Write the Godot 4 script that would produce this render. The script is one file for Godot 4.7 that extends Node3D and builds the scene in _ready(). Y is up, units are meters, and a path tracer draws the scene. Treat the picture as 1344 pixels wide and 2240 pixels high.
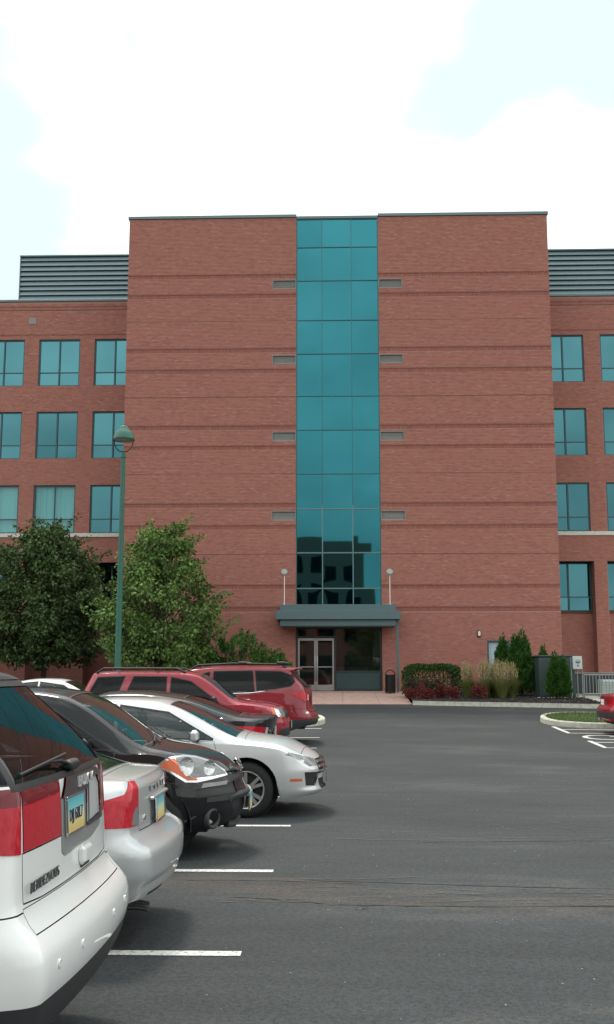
extends Node3D

# ---------------------------------------------------------------- mesh collector
class MB:
	var v := PackedVector3Array()
	var n := PackedVector3Array()
	var ix := PackedInt32Array()
	var c := PackedColorArray()
	var uv := PackedVector2Array()
	var uv2 := PackedVector2Array()
	var xf := Transform3D()
	var col := Color(1, 1, 1)
	var colored := false
	func vert(p: Vector3, nn: Vector3) -> int:
		v.append(xf * p)
		n.append((xf.basis * nn).normalized())
		if colored:
			c.append(col)
		return v.size() - 1
	func tri_i(a: int, b: int, d: int) -> void:   # counter-clockwise seen from outside
		ix.append(a); ix.append(d); ix.append(b)
	func tri(a: Vector3, b: Vector3, d: Vector3) -> void:
		var nn := (b - a).cross(d - a).normalized()
		tri_i(vert(a, nn), vert(b, nn), vert(d, nn))
	func quad(a: Vector3, b: Vector3, d: Vector3, e: Vector3) -> void:
		var nn := (d - a).cross(e - b).normalized()
		var i := vert(a, nn)
		vert(b, nn); vert(d, nn); vert(e, nn)
		tri_i(i, i + 1, i + 2); tri_i(i, i + 2, i + 3)
	func box(ct: Vector3, sz: Vector3, bev := 0.0, bs := Basis()) -> void:
		var h := sz * 0.5
		var b := minf(bev, minf(h.x, minf(h.y, h.z)) * 0.95)
		if b <= 0.0:
			for ax in 3:
				for s in [-1.0, 1.0]:
					var u := (ax + 1) % 3
					var w := (ax + 2) % 3
					var q := []
					for k in [[-1, -1], [1, -1], [1, 1], [-1, 1]]:
						var p := Vector3()
						p[ax] = h[ax] * s; p[u] = h[u] * k[0]; p[w] = h[w] * k[1]
						q.append(ct + bs * p)
					if s > 0: quad(q[0], q[1], q[2], q[3])
					else: quad(q[3], q[2], q[1], q[0])
			return
		# chamfered: 3 corner points per corner, smooth-ish chamfer normals
		var id := {}
		for sx in [-1, 1]:
			for sy in [-1, 1]:
				for sz2 in [-1, 1]:
					var s := Vector3(sx, sy, sz2)
					for ax in 3:
						var p := Vector3(h.x * sx, h.y * sy, h.z * sz2)
						for k in 3:
							if k != ax: p[k] -= b * s[k]
						var nn := Vector3(); nn[ax] = s[ax]
						id[[sx, sy, sz2, ax]] = vert(ct + bs * p, bs * nn)
		for ax in 3:
			var u := (ax + 1) % 3
			var w := (ax + 2) % 3
			for s in [-1, 1]:
				var q := []
				for k in [[-1, -1], [1, -1], [1, 1], [-1, 1]]:
					var e := [0, 0, 0]
					e[ax] = s; e[u] = k[0]; e[w] = k[1]
					q.append(id[[e[0], e[1], e[2], ax]])
				if s > 0: tri_i(q[0], q[1], q[2]); tri_i(q[0], q[2], q[3])
				else: tri_i(q[0], q[2], q[1]); tri_i(q[0], q[3], q[2])
			# edges parallel to axis ax
			for su in [-1, 1]:
				for sw in [-1, 1]:
					var e0 := [0, 0, 0]; var e1 := [0, 0, 0]
					e0[ax] = -1; e1[ax] = 1
					e0[u] = su; e1[u] = su; e0[w] = sw; e1[w] = sw
					var a: int = id[[e0[0], e0[1], e0[2], u]]
					var bb: int = id[[e1[0], e1[1], e1[2], u]]
					var cc: int = id[[e1[0], e1[1], e1[2], w]]
					var d: int = id[[e0[0], e0[1], e0[2], w]]
					if su * sw > 0: tri_i(a, d, cc); tri_i(a, cc, bb)
					else: tri_i(a, bb, cc); tri_i(a, cc, d)
		for sx in [-1, 1]:
			for sy in [-1, 1]:
				for sz2 in [-1, 1]:
					var a: int = id[[sx, sy, sz2, 0]]
					var bb: int = id[[sx, sy, sz2, 1]]
					var cc: int = id[[sx, sy, sz2, 2]]
					if sx * sy * sz2 > 0: tri_i(a, bb, cc)
					else: tri_i(a, cc, bb)
	func span(a: Vector3, b: Vector3, bev := 0.0) -> void:      # box from corner to corner
		box((a + b) * 0.5, (b - a).abs(), bev)
	func tube(path: Array, rad, sides := 10, caps := true) -> void:
		var m := path.size()
		var prev := Vector3.UP
		var rings := []
		for k in m:
			var t: Vector3 = ((path[mini(k + 1, m - 1)] as Vector3) - (path[maxi(k - 1, 0)] as Vector3)).normalized()
			var u := prev.cross(t)
			if u.length() < 0.05: u = Vector3.RIGHT.cross(t)
			if u.length() < 0.05: u = Vector3.BACK.cross(t)
			u = u.normalized()
			var w := t.cross(u)
			prev = w
			prev = Vector3.UP if absf(t.y) < 0.9 else prev
			var r: float = rad[k] if rad is Array else rad
			var row := []
			for j in sides:
				var a := TAU * j / sides
				var d := u * cos(a) + w * sin(a)
				row.append(vert(path[k] + d * r, d))
			rings.append(row)
		for k in m - 1:
			for j in sides:
				var j2 := (j + 1) % sides
				tri_i(rings[k][j], rings[k][j2], rings[k + 1][j2]); tri_i(rings[k][j], rings[k + 1][j2], rings[k + 1][j])
		if caps:
			for e in [0, m - 1]:
				var t: Vector3 = ((path[1] as Vector3) - (path[0] as Vector3)).normalized() * -1.0 if e == 0 else ((path[m - 1] as Vector3) - (path[m - 2] as Vector3)).normalized()
				var inv := xf.affine_inverse()
				var ci := vert(path[e], t)
				var f := []
				for j in sides: f.append(vert(inv * v[rings[e][j]], t))
				for j in sides:
					if e == 0: tri_i(ci, f[(j + 1) % sides], f[j])
					else: tri_i(ci, f[j], f[(j + 1) % sides])
	func lathe(prof: Array, sides := 24, flat := true) -> void:   # prof of (radius, y), y axis, bottom to top outside
		for k in prof.size() - 1:
			var a: Vector2 = prof[k]
			var b: Vector2 = prof[k + 1]
			var nn := Vector2(b.y - a.y, a.x - b.x).normalized()
			var n0 := nn
			var n1 := nn
			if not flat:
				if k > 0: n0 = (nn + Vector2(a.y - prof[k - 1].y, prof[k - 1].x - a.x).normalized()).normalized()
				if k < prof.size() - 2: n1 = (nn + Vector2(prof[k + 2].y - b.y, b.x - prof[k + 2].x).normalized()).normalized()
			var base := v.size()
			for j in sides + 1:
				var an := TAU * j / sides
				var d := Vector3(cos(an), 0, -sin(an))
				vert(d * a.x + Vector3(0, a.y, 0), d * n0.x + Vector3(0, n0.y, 0))
				vert(d * b.x + Vector3(0, b.y, 0), d * n1.x + Vector3(0, n1.y, 0))
			for j in sides:
				var q := base + j * 2
				tri_i(q, q + 2, q + 3); tri_i(q, q + 3, q + 1)
	func mesh() -> ArrayMesh:
		var arr := []
		arr.resize(Mesh.ARRAY_MAX)
		arr[Mesh.ARRAY_VERTEX] = v
		arr[Mesh.ARRAY_NORMAL] = n
		if c.size() == v.size(): arr[Mesh.ARRAY_COLOR] = c
		if uv.size() == v.size(): arr[Mesh.ARRAY_TEX_UV] = uv
		if uv2.size() == v.size(): arr[Mesh.ARRAY_TEX_UV2] = uv2
		arr[Mesh.ARRAY_INDEX] = ix
		var m := ArrayMesh.new()
		if v.size() > 0: m.add_surface_from_arrays(Mesh.PRIMITIVE_TRIANGLES, arr)
		return m

var M := {}
var rng := RandomNumberGenerator.new()
var used := {}

func rf(a: float, b: float) -> float: return rng.randf_range(a, b)

func numbered(called: String) -> String:
	var k: int = used.get(called, 0)
	used[called] = k + 1
	return called if k == 0 else "%s_%03d" % [called, k]

func thing(called: String, label: String, category: String, at := Vector3.ZERO, turn := 0.0, group := "") -> Node3D:
	var o := Node3D.new()
	o.name = numbered(called)
	add_child(o)
	o.position = at
	o.rotation.y = turn
	tag(o, label, category, group)
	return o

func tag(o: Node, label: String, category := "", group := "", kind := "") -> void:
	if label: o.set_meta("label", label)
	if category: o.set_meta("category", category)
	if group: o.set_meta("group", group)
	if kind: o.set_meta("kind", kind)

func put(mb: MB, called: String, mat: Material, parent: Node) -> MeshInstance3D:
	return put_mesh(mb.mesh(), called, mat, parent)

func put_mesh(me: Mesh, called: String, mat: Material, parent: Node) -> MeshInstance3D:
	var o := MeshInstance3D.new()
	o.mesh = me
	o.name = numbered(called) if parent == self else called
	o.material_override = mat
	parent.add_child(o, true)
	return o

func struct(mb: MB, called: String, mat: Material, label := "") -> MeshInstance3D:
	var o := put(mb, called, mat, self)
	o.set_meta("kind", "structure")
	if label: o.set_meta("label", label)
	return o

func copy(o: Node3D, called: String, label: String, at: Vector3, turn: float, sc := 1.0) -> Node3D:
	var r: Node3D = o.duplicate()
	r.name = numbered(called)
	add_child(r)
	r.position = at
	r.rotation.y = turn
	r.scale = Vector3.ONE * sc
	r.set_meta("label", label)
	return r

func lin(r: float, g: float, b: float, a := 1.0) -> Color:      # real-world (linear) base colour
	var q := Color(r, g, b).linear_to_srgb()
	q.a = a
	return q

func mat(key: String, r: float, g: float, b: float, rough := 0.6, metal := 0.0, spec := 0.5) -> StandardMaterial3D:
	var m := StandardMaterial3D.new()
	m.resource_name = key
	m.albedo_color = lin(r, g, b)
	m.roughness = rough
	m.metallic = metal
	m.metallic_specular = spec
	M[key] = m
	return m

func glass(key: String, r: float, g: float, b: float, alpha: float, rough := 0.02, metal := 0.0) -> StandardMaterial3D:
	var m := mat(key, r, g, b, rough, metal)
	m.transparency = BaseMaterial3D.TRANSPARENCY_ALPHA
	m.albedo_color.a = alpha
	return m

func noise_tex(sd: int, freq: float, ramp: Array, size := 512, octaves := 4, normal := false, kind := FastNoiseLite.TYPE_SIMPLEX_SMOOTH) -> NoiseTexture2D:
	var f := FastNoiseLite.new()
	f.seed = sd
	f.frequency = freq
	f.noise_type = kind
	f.fractal_octaves = octaves
	var t := NoiseTexture2D.new()
	t.noise = f
	t.width = size
	t.height = size
	t.seamless = true
	t.as_normal_map = normal
	if normal: t.bump_strength = 6.0
	if ramp.size():
		var g := Gradient.new()
		var offs := PackedFloat32Array()
		var cols := PackedColorArray()
		for k in ramp:
			offs.append(k[0]); cols.append(lin(k[1], k[2], k[3]))
		g.offsets = offs
		g.colors = cols
		t.color_ramp = g
	return t

func triplanar(m: StandardMaterial3D, sc: float) -> void:
	m.uv1_triplanar = true
	m.uv1_world_triplanar = true
	m.uv1_scale = Vector3.ONE * sc

# monotone cubic through points sorted by x
func cu(p: Array, x: float) -> float:
	var m := p.size()
	if x <= p[0].x: return p[0].y
	if x >= p[m - 1].x: return p[m - 1].y
	var k := 0
	while k < m - 2 and p[k + 1].x < x: k += 1
	var h: float = p[k + 1].x - p[k].x
	var d: float = (p[k + 1].y - p[k].y) / h
	var m0 := d
	var m1 := d
	if k > 0:
		var dp: float = (p[k].y - p[k - 1].y) / (p[k].x - p[k - 1].x)
		m0 = 0.0 if dp * d <= 0.0 else 2.0 * dp * d / (dp + d)
	if k < m - 2:
		var dn: float = (p[k + 2].y - p[k + 1].y) / (p[k + 2].x - p[k + 1].x)
		m1 = 0.0 if dn * d <= 0.0 else 2.0 * dn * d / (dn + d)
	var t: float = (x - p[k].x) / h
	var t2 := t * t
	var t3 := t2 * t
	return p[k].y * (2 * t3 - 3 * t2 + 1) + m0 * h * (t3 - 2 * t2 + t) + p[k + 1].y * (3 * t2 - 2 * t3) + m1 * h * (t3 - t2)

func pv(a: Array) -> Array:       # flat list x, y, x, y -> Vector2 list
	var r := []
	for k in range(0, a.size(), 2): r.append(Vector2(a[k], a[k + 1]))
	return r

var rise := pv([-200, 0, 13, 0, 19, 0.03, 22.5, 0.075, 24, 0.098, 26.8, 0.155, 29.6, 0.23, 35, 0.385, 41, 0.55, 60, 0.56])
func gy(z: float) -> float: return cu(rise, -z)

func _ready() -> void:
	rng.seed = 20240611
	# ------------------------------------------------------------ camera, sky, sun, exposure
	var cam := Camera3D.new()
	cam.name = "camera"
	cam.position = Vector3(0, 1.77, 0)
	cam.rotation_degrees = Vector3(8.6156, 1.7161, 0)
	cam.fov = 51.733
	cam.near = 0.05
	cam.far = 1500.0
	add_child(cam)
	cam.current = true
	var env := Environment.new()
	env.background_mode = Environment.BG_SKY
	var sky := Sky.new()
	sky.sky_material = make_sky()
	env.sky = sky
	env.tonemap_mode = Environment.TONE_MAPPER_LINEAR
	env.tonemap_exposure = 1.44
	env.sdfgi_enabled = true
	env.ssao_enabled = true
	env.ssil_enabled = true
	var we := WorldEnvironment.new()
	we.name = "world_environment"
	we.environment = env
	add_child(we)
	var sun := DirectionalLight3D.new()
	sun.name = "sun"
	sun.light_energy = 0.45
	sun.light_angular_distance = 10.0
	sun.light_color = Color(1.0, 0.97, 0.92)
	sun.shadow_enabled = true
	sun.rotation_degrees = Vector3(-58, 200, 0)      # high behind the building, a little to its left
	add_child(sun)
	materials()
	setting()
	building()
	street()
	planting()
	cars()

func make_sky() -> PanoramaSkyMaterial:
	var w := 1024
	var h := 512
	var f := FastNoiseLite.new()
	f.seed = 11
	f.frequency = 0.85
	f.fractal_octaves = 5
	f.noise_type = FastNoiseLite.TYPE_SIMPLEX_SMOOTH
	var im := Image.create(w, h, false, Image.FORMAT_RGBF)
	var gaps := []
	for k in [[-18.5, 21.0, 0.085, 1.15], [-20.0, 28.0, 0.09, 1.0], [-23.0, 14.0, 0.13, 1.2], [11.0, 33.5, 0.075, 1.15], [17.0, 35.0, 0.09, 1.15], [7.5, 28.5, 0.05, 0.9], [15.0, 29.0, 0.035, 0.8], [0.5, 26.0, 0.02, 0.5], [40.0, 40.0, 0.3, 1.4], [-60.0, 50.0, 0.35, 1.4], [100.0, 45.0, 0.3, 1.4], [180.0, 50.0, 0.35, 1.4], [-130.0, 35.0, 0.3, 1.4]]:
		var az := deg_to_rad(k[0])
		var e := deg_to_rad(k[1])
		gaps.append([Vector3(sin(az) * cos(e), sin(e), -cos(az) * cos(e)), k[2], k[3]])
	for y in h:
		var el := PI * (0.5 - (y + 0.5) / h)
		for x in w:
			var az := TAU * (x + 0.5) / w
			var d := Vector3(sin(az) * cos(el), sin(el), -cos(az) * cos(el))
			var q := f.get_noise_3d(d.x * 1.6, d.y * 3.0 + 0.4, d.z * 1.6)
			var q2 := f.get_noise_3d(d.x * 7.0, d.y * 12.0, d.z * 7.0)
			var t := 1.0 + 1.0 * q + 1.0 * q2
			for gap in gaps:          # openings in the cloud
				var k = d.angle_to(gap[0]) / gap[1]
				t -= gap[2] * exp(-k * k)
			t = smoothstep(-0.35, 0.85, t)
			var lum := 0.84 + 0.9 * maxf(0.0, d.y)        # an overcast dome is brightest overhead
			var a := Color(0.60, 0.69, 0.705)
			var b := Color(1.0, 1.012, 1.0) * (1.02 * lum / (0.84 + 0.9 * 0.3))
			b *= clampf(1.04 + 0.42 * q + 0.4 * q2, 0.74, 1.4)      # thick and thin cloud
			if el < 0.0:
				im.set_pixel(x, y, Color(0.25, 0.26, 0.25))
			else:
				im.set_pixel(x, y, a.lerp(b, t))
	var s := PanoramaSkyMaterial.new()
	s.panorama = ImageTexture.create_from_image(im)
	return s

func materials() -> void:
	# brick and stone
	var b := mat("brick", 1, 1, 1, 0.85, 0.0, 0.35)
	b.vertex_color_use_as_albedo = true
	mat("mortar", 0.38, 0.215, 0.185, 0.95)
	mat("mortar_dark", 0.17, 0.075, 0.06, 0.95)
	var st := mat("stone_trim", 0.52, 0.50, 0.44, 0.8)
	st.albedo_texture = noise_tex(3, 0.02, [[0.0, 0.5, 0.48, 0.42], [1.0, 0.72, 0.70, 0.63]])
	st.albedo_color = Color(1, 1, 1)
	triplanar(st, 0.7)
	mat("coping", 0.12, 0.175, 0.18, 0.45, 0.3)
	mat("canopy_metal", 0.095, 0.155, 0.165, 0.42, 0.25)
	mat("canopy_soffit", 0.095, 0.155, 0.165, 0.6, 0.1)
	mat("louver", 0.19, 0.26, 0.28, 0.5, 0.25)
	mat("louver_back", 0.19, 0.26, 0.28, 0.6, 0.1)
	mat("vent_metal", 0.24, 0.235, 0.22, 0.6, 0.2)
	mat("vent_dark", 0.24, 0.235, 0.22, 0.8)
	mat("mullion", 0.035, 0.11, 0.115, 0.4, 0.3)
	mat("mullion_light", 0.11, 0.2, 0.215, 0.35, 0.4)
	mat("window_frame", 0.045, 0.095, 0.105, 0.45, 0.3)
	mat("teal_glass", 0.026, 0.140, 0.166, 0.02, 1.0)
	mat("wing_glass", 0.064, 0.182, 0.206, 0.03, 1.0)
	glass("blind_glass", 0.03, 0.20, 0.22, 0.2, 0.03)
	mat("blind", 0.22, 0.85, 0.84, 0.8)
	mat("room_dark", 0.06, 0.07, 0.07, 0.9)
	mat("spandrel", 0.045, 0.085, 0.085, 0.25, 0.3)
	glass("door_glass", 0.01, 0.02, 0.018, 0.25, 0.02)
	mat("door_metal", 0.34, 0.35, 0.35, 0.32, 0.8)
	mat("bronze", 0.03, 0.035, 0.035, 0.45, 0.4)
	mat("lobby_wall", 0.22, 0.23, 0.19, 0.8)
	mat("lobby_floor", 0.10, 0.09, 0.08, 0.4)
	mat("steel_door", 0.40, 0.51, 0.55, 0.5)
	mat("white_paint", 0.75, 0.76, 0.74, 0.5)
	mat("cream_lens", 0.78, 0.74, 0.64, 0.4)
	mat("black_metal", 0.012, 0.012, 0.013, 0.5, 0.2)
	mat("galvanised", 0.24, 0.29, 0.29, 0.45, 0.5)
	mat("box_grey", 0.5, 0.58, 0.56, 0.5, 0.1)
	mat("dark_green_paint", 0.040, 0.066, 0.060, 0.42)
	var lp := mat("lamp_green", 0.024, 0.125, 0.092, 0.42)
	lp.albedo_texture = noise_tex(8, 0.03, [[0.0, 0.6, 0.7, 0.7], [0.6, 0.95, 1, 1], [1.0, 1, 1, 1]])
	triplanar(lp, 0.6)
	mat("lamp_lens", 0.35, 0.35, 0.32, 0.25)
	mat("lamp_dark", 0.012, 0.03, 0.025, 0.5)
	# ground
	var apr := mat("pink_concrete", 1, 1, 1, 0.85)
	apr.albedo_texture = noise_tex(5, 0.015, [[0.0, 0.36, 0.235, 0.195], [0.5, 0.43, 0.285, 0.235], [1.0, 0.50, 0.345, 0.29]], 512, 6)
	triplanar(apr, 0.35)
	var kb := mat("kerb_concrete", 1, 1, 1, 0.88)
	kb.albedo_texture = noise_tex(6, 0.02, [[0.0, 0.27, 0.255, 0.205], [0.45, 0.47, 0.46, 0.39], [1.0, 0.60, 0.585, 0.51]], 512, 6)
	triplanar(kb, 0.5)
	var pl := mat("line_paint", 1, 1, 1, 0.7)
	pl.albedo_texture = noise_tex(7, 0.045, [[0.0, 0.10, 0.10, 0.10], [0.18, 0.22, 0.22, 0.21], [0.34, 0.52, 0.52, 0.50], [1.0, 0.72, 0.72, 0.70]], 512, 5)
	triplanar(pl, 0.9)
	var mu := mat("mulch", 1, 1, 1, 0.95)
	mu.albedo_texture = noise_tex(9, 0.06, [[0.0, 0.008, 0.007, 0.007], [0.5, 0.022, 0.019, 0.018], [1.0, 0.05, 0.043, 0.04]], 512, 5)
	mu.normal_enabled = true
	mu.normal_texture = noise_tex(19, 0.06, [], 512, 5, true)
	triplanar(mu, 0.9)
	var ch := mat("mulch_chip", 1, 1, 1, 0.9)
	ch.vertex_color_use_as_albedo = true
	var tf := mat("turf", 1, 1, 1, 0.95)
	tf.albedo_texture = noise_tex(10, 0.05, [[0.0, 0.035, 0.06, 0.02], [0.5, 0.06, 0.105, 0.03], [1.0, 0.10, 0.15, 0.05]], 512, 5)
	triplanar(tf, 0.6)
	var lf := mat("leaf", 1, 1, 1, 0.55, 0.0, 0.35)
	lf.vertex_color_use_as_albedo = true
	lf.backlight_enabled = true
	lf.backlight = Color(0.35, 0.4, 0.15)
	var bk := mat("bark", 1, 1, 1, 0.95)
	bk.albedo_texture = noise_tex(12, 0.03, [[0.0, 0.03, 0.024, 0.018], [1.0, 0.11, 0.09, 0.07]], 256, 4)
	triplanar(bk, 2.0)
	# asphalt: one broad map of wear over the whole aisle, fine aggregate over it
	var asp := mat("asphalt", 1, 1, 1, 0.82, 0.0, 0.4)
	asp.albedo_texture = asphalt_map()
	asp.detail_enabled = true
	asp.detail_blend_mode = BaseMaterial3D.BLEND_MODE_MUL
	asp.detail_uv_layer = BaseMaterial3D.DETAIL_UV_2
	asp.detail_albedo = grit()
	asp.texture_repeat = true
	# vehicles
	paint("white_paint_car", 0.80, 0.82, 0.80, 0.0)
	paint("white_sedan", 0.80, 0.81, 0.80, 0.0)
	paint("silver_cool", 0.50, 0.53, 0.53, 0.55)
	paint("silver_bright", 0.62, 0.64, 0.64, 0.5)
	paint("black_paint", 0.008, 0.0085, 0.010, 0.0)
	paint("black_metallic", 0.014, 0.016, 0.018, 0.3)
	paint("red_maroon", 0.23, 0.010, 0.022, 0.0)
	paint("red_bright", 0.30, 0.014, 0.030, 0.0)
	paint("red_far", 0.26, 0.012, 0.022, 0.2)
	glass("tint_dark", 0.006, 0.007, 0.007, 0.86, 0.015).metallic_specular = 0.30
	glass("tint_grey", 0.02, 0.028, 0.028, 0.66, 0.015)
	glass("tint_green", 0.04, 0.075, 0.068, 0.34, 0.015)
	mat("tyre", 0.014, 0.014, 0.015, 0.85)
	mat("rim_silver", 0.5, 0.5, 0.49, 0.32, 0.75)
	mat("rim_dark", 0.03, 0.03, 0.03, 0.6)
	mat("plastic_black", 0.014, 0.014, 0.015, 0.55)
	mat("plastic_grey", 0.035, 0.036, 0.038, 0.6)
	mat("cladding", 0.03, 0.031, 0.033, 0.55)
	mat("chrome", 0.75, 0.76, 0.77, 0.08, 1.0)
	mat("brushed_silver", 0.5, 0.52, 0.51, 0.3, 0.7)
	mat("cabin", 0.05, 0.05, 0.05, 0.9)
	mat("seat_cloth", 0.16, 0.165, 0.16, 0.9)
	var rl := mat("red_lens", 0.48, 0.006, 0.02, 0.25, 0.0, 0.3)
	rl.normal_enabled = true
	rl.normal_texture = noise_tex(44, 0.03, [], 256, 2, true)
	rl.normal_scale = 0.35
	rl.uv1_triplanar = true
	rl.uv1_scale = Vector3(5, 1.2, 5)
	rl.clearcoat_enabled = true
	rl.clearcoat = 0.55
	rl.clearcoat_roughness = 0.03
	var rd := mat("red_lens_dark", 0.16, 0.006, 0.013, 0.25, 0.0, 0.3)
	rd.clearcoat_enabled = true
	rd.clearcoat = 0.7
	rd.clearcoat_roughness = 0.03
	mat("amber_lens", 0.62, 0.13, 0.05, 0.08)
	mat("reflector", 0.72, 0.74, 0.74, 0.15, 0.9)
	glass("clear_lens", 0.8, 0.83, 0.83, 0.22, 0.02)
	mat("lamp_white", 0.66, 0.68, 0.67, 0.1, 0.3)
	mat("lamp_smoke", 0.22, 0.22, 0.21, 0.12, 0.3)
	var pt := mat("plate_print", 1, 1, 1, 0.45)
	pt.vertex_color_use_as_albedo = true
	mat("plate_ink", 0.008, 0.012, 0.05, 0.5)
	mat("badge_dark", 0.16, 0.165, 0.165, 0.25, 0.8)
	mat("garnish", 0.05, 0.045, 0.048, 0.3)
	mat("sign_red", 0.5, 0.03, 0.03, 0.5)

func paint(key: String, r: float, g: float, b: float, metal: float) -> void:
	var m := mat(key, r, g, b, 0.42 if metal > 0 else 0.38, metal)
	if r < 0.05: m.metallic_specular = 0.22
	elif g < 0.05: m.metallic_specular = 0.3
	m.clearcoat_enabled = true
	m.clearcoat = 0.8 if r < 0.05 else 1.0
	m.clearcoat_roughness = 0.03 if metal < 0.4 else 0.07

func grit() -> ImageTexture:       # stones of three sizes in bitumen
	var s := 512
	var im := Image.create(s, s, false, Image.FORMAT_RGBA8)
	var r := RandomNumberGenerator.new()
	r.seed = 5
	var f := FastNoiseLite.new()
	f.seed = 9
	f.frequency = 0.11
	f.fractal_octaves = 3
	for y in s:
		for x in s:
			var q := 0.60 + 0.24 * r.randf() + 0.17 * f.get_noise_2d(x, y)
			var t := r.randf()
			if t > 0.985: q += 0.35
			elif t < 0.06: q *= 0.6
			q = clampf(q * 1.25, 0.0, 1.0)
			im.set_pixel(x, y, Color(q, q, q))
	return ImageTexture.create_from_image(im)

const AX0 := -24.0
const AZ0 := 8.0
const ASPAN := 52.0

func asphalt_map() -> ImageTexture:
	var s := 1024
	var f := FastNoiseLite.new()
	f.seed = 31
	f.frequency = 0.22
	f.fractal_octaves = 5
	var g := FastNoiseLite.new()
	g.seed = 32
	g.frequency = 1.3
	g.fractal_octaves = 3
	var im := Image.create(s, s, false, Image.FORMAT_RGBA8)
	var base := Vector3(0.045, 0.0515, 0.054)
	for y in s:
		var wz := AZ0 - ASPAN * (y + 0.5) / s
		for x in s:
			var wx := AX0 + ASPAN * (x + 0.5) / s
			var a := f.get_noise_2d(wx, wz * 1.7)
			var b := g.get_noise_2d(wx * 0.6, wz * 2.2)
			var k := 1.0 + 0.30 * a + 0.16 * b
			var c := base * k
			# brownish silt left where water stands, in a band across the aisle
			var mid := -9.0 + 0.25 * sin(wx * 0.9) + 0.5 * a
			var silt := clampf(1.0 - absf(wz - mid) / (0.38 + 0.2 * b), 0.0, 1.0) * smoothstep(-2.6, -0.4, wx + b)
			silt = minf(1.0, silt * 2.4) * clampf(0.7 + 1.3 * b, 0.0, 1.0)
			c = c.lerp(Vector3(0.074, 0.063, 0.057), silt * 0.95)
			# scuffed pale patches down the driving lane
			var sc := smoothstep(0.22, 0.6, a + 0.45 * b) * smoothstep(-1.5, 1.5, wx)
			c = c.lerp(Vector3(0.086, 0.086, 0.084), sc * 0.55)
			im.set_pixel(x, y, lin(c.x, c.y, c.z))
	return ImageTexture.create_from_image(im)

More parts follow.
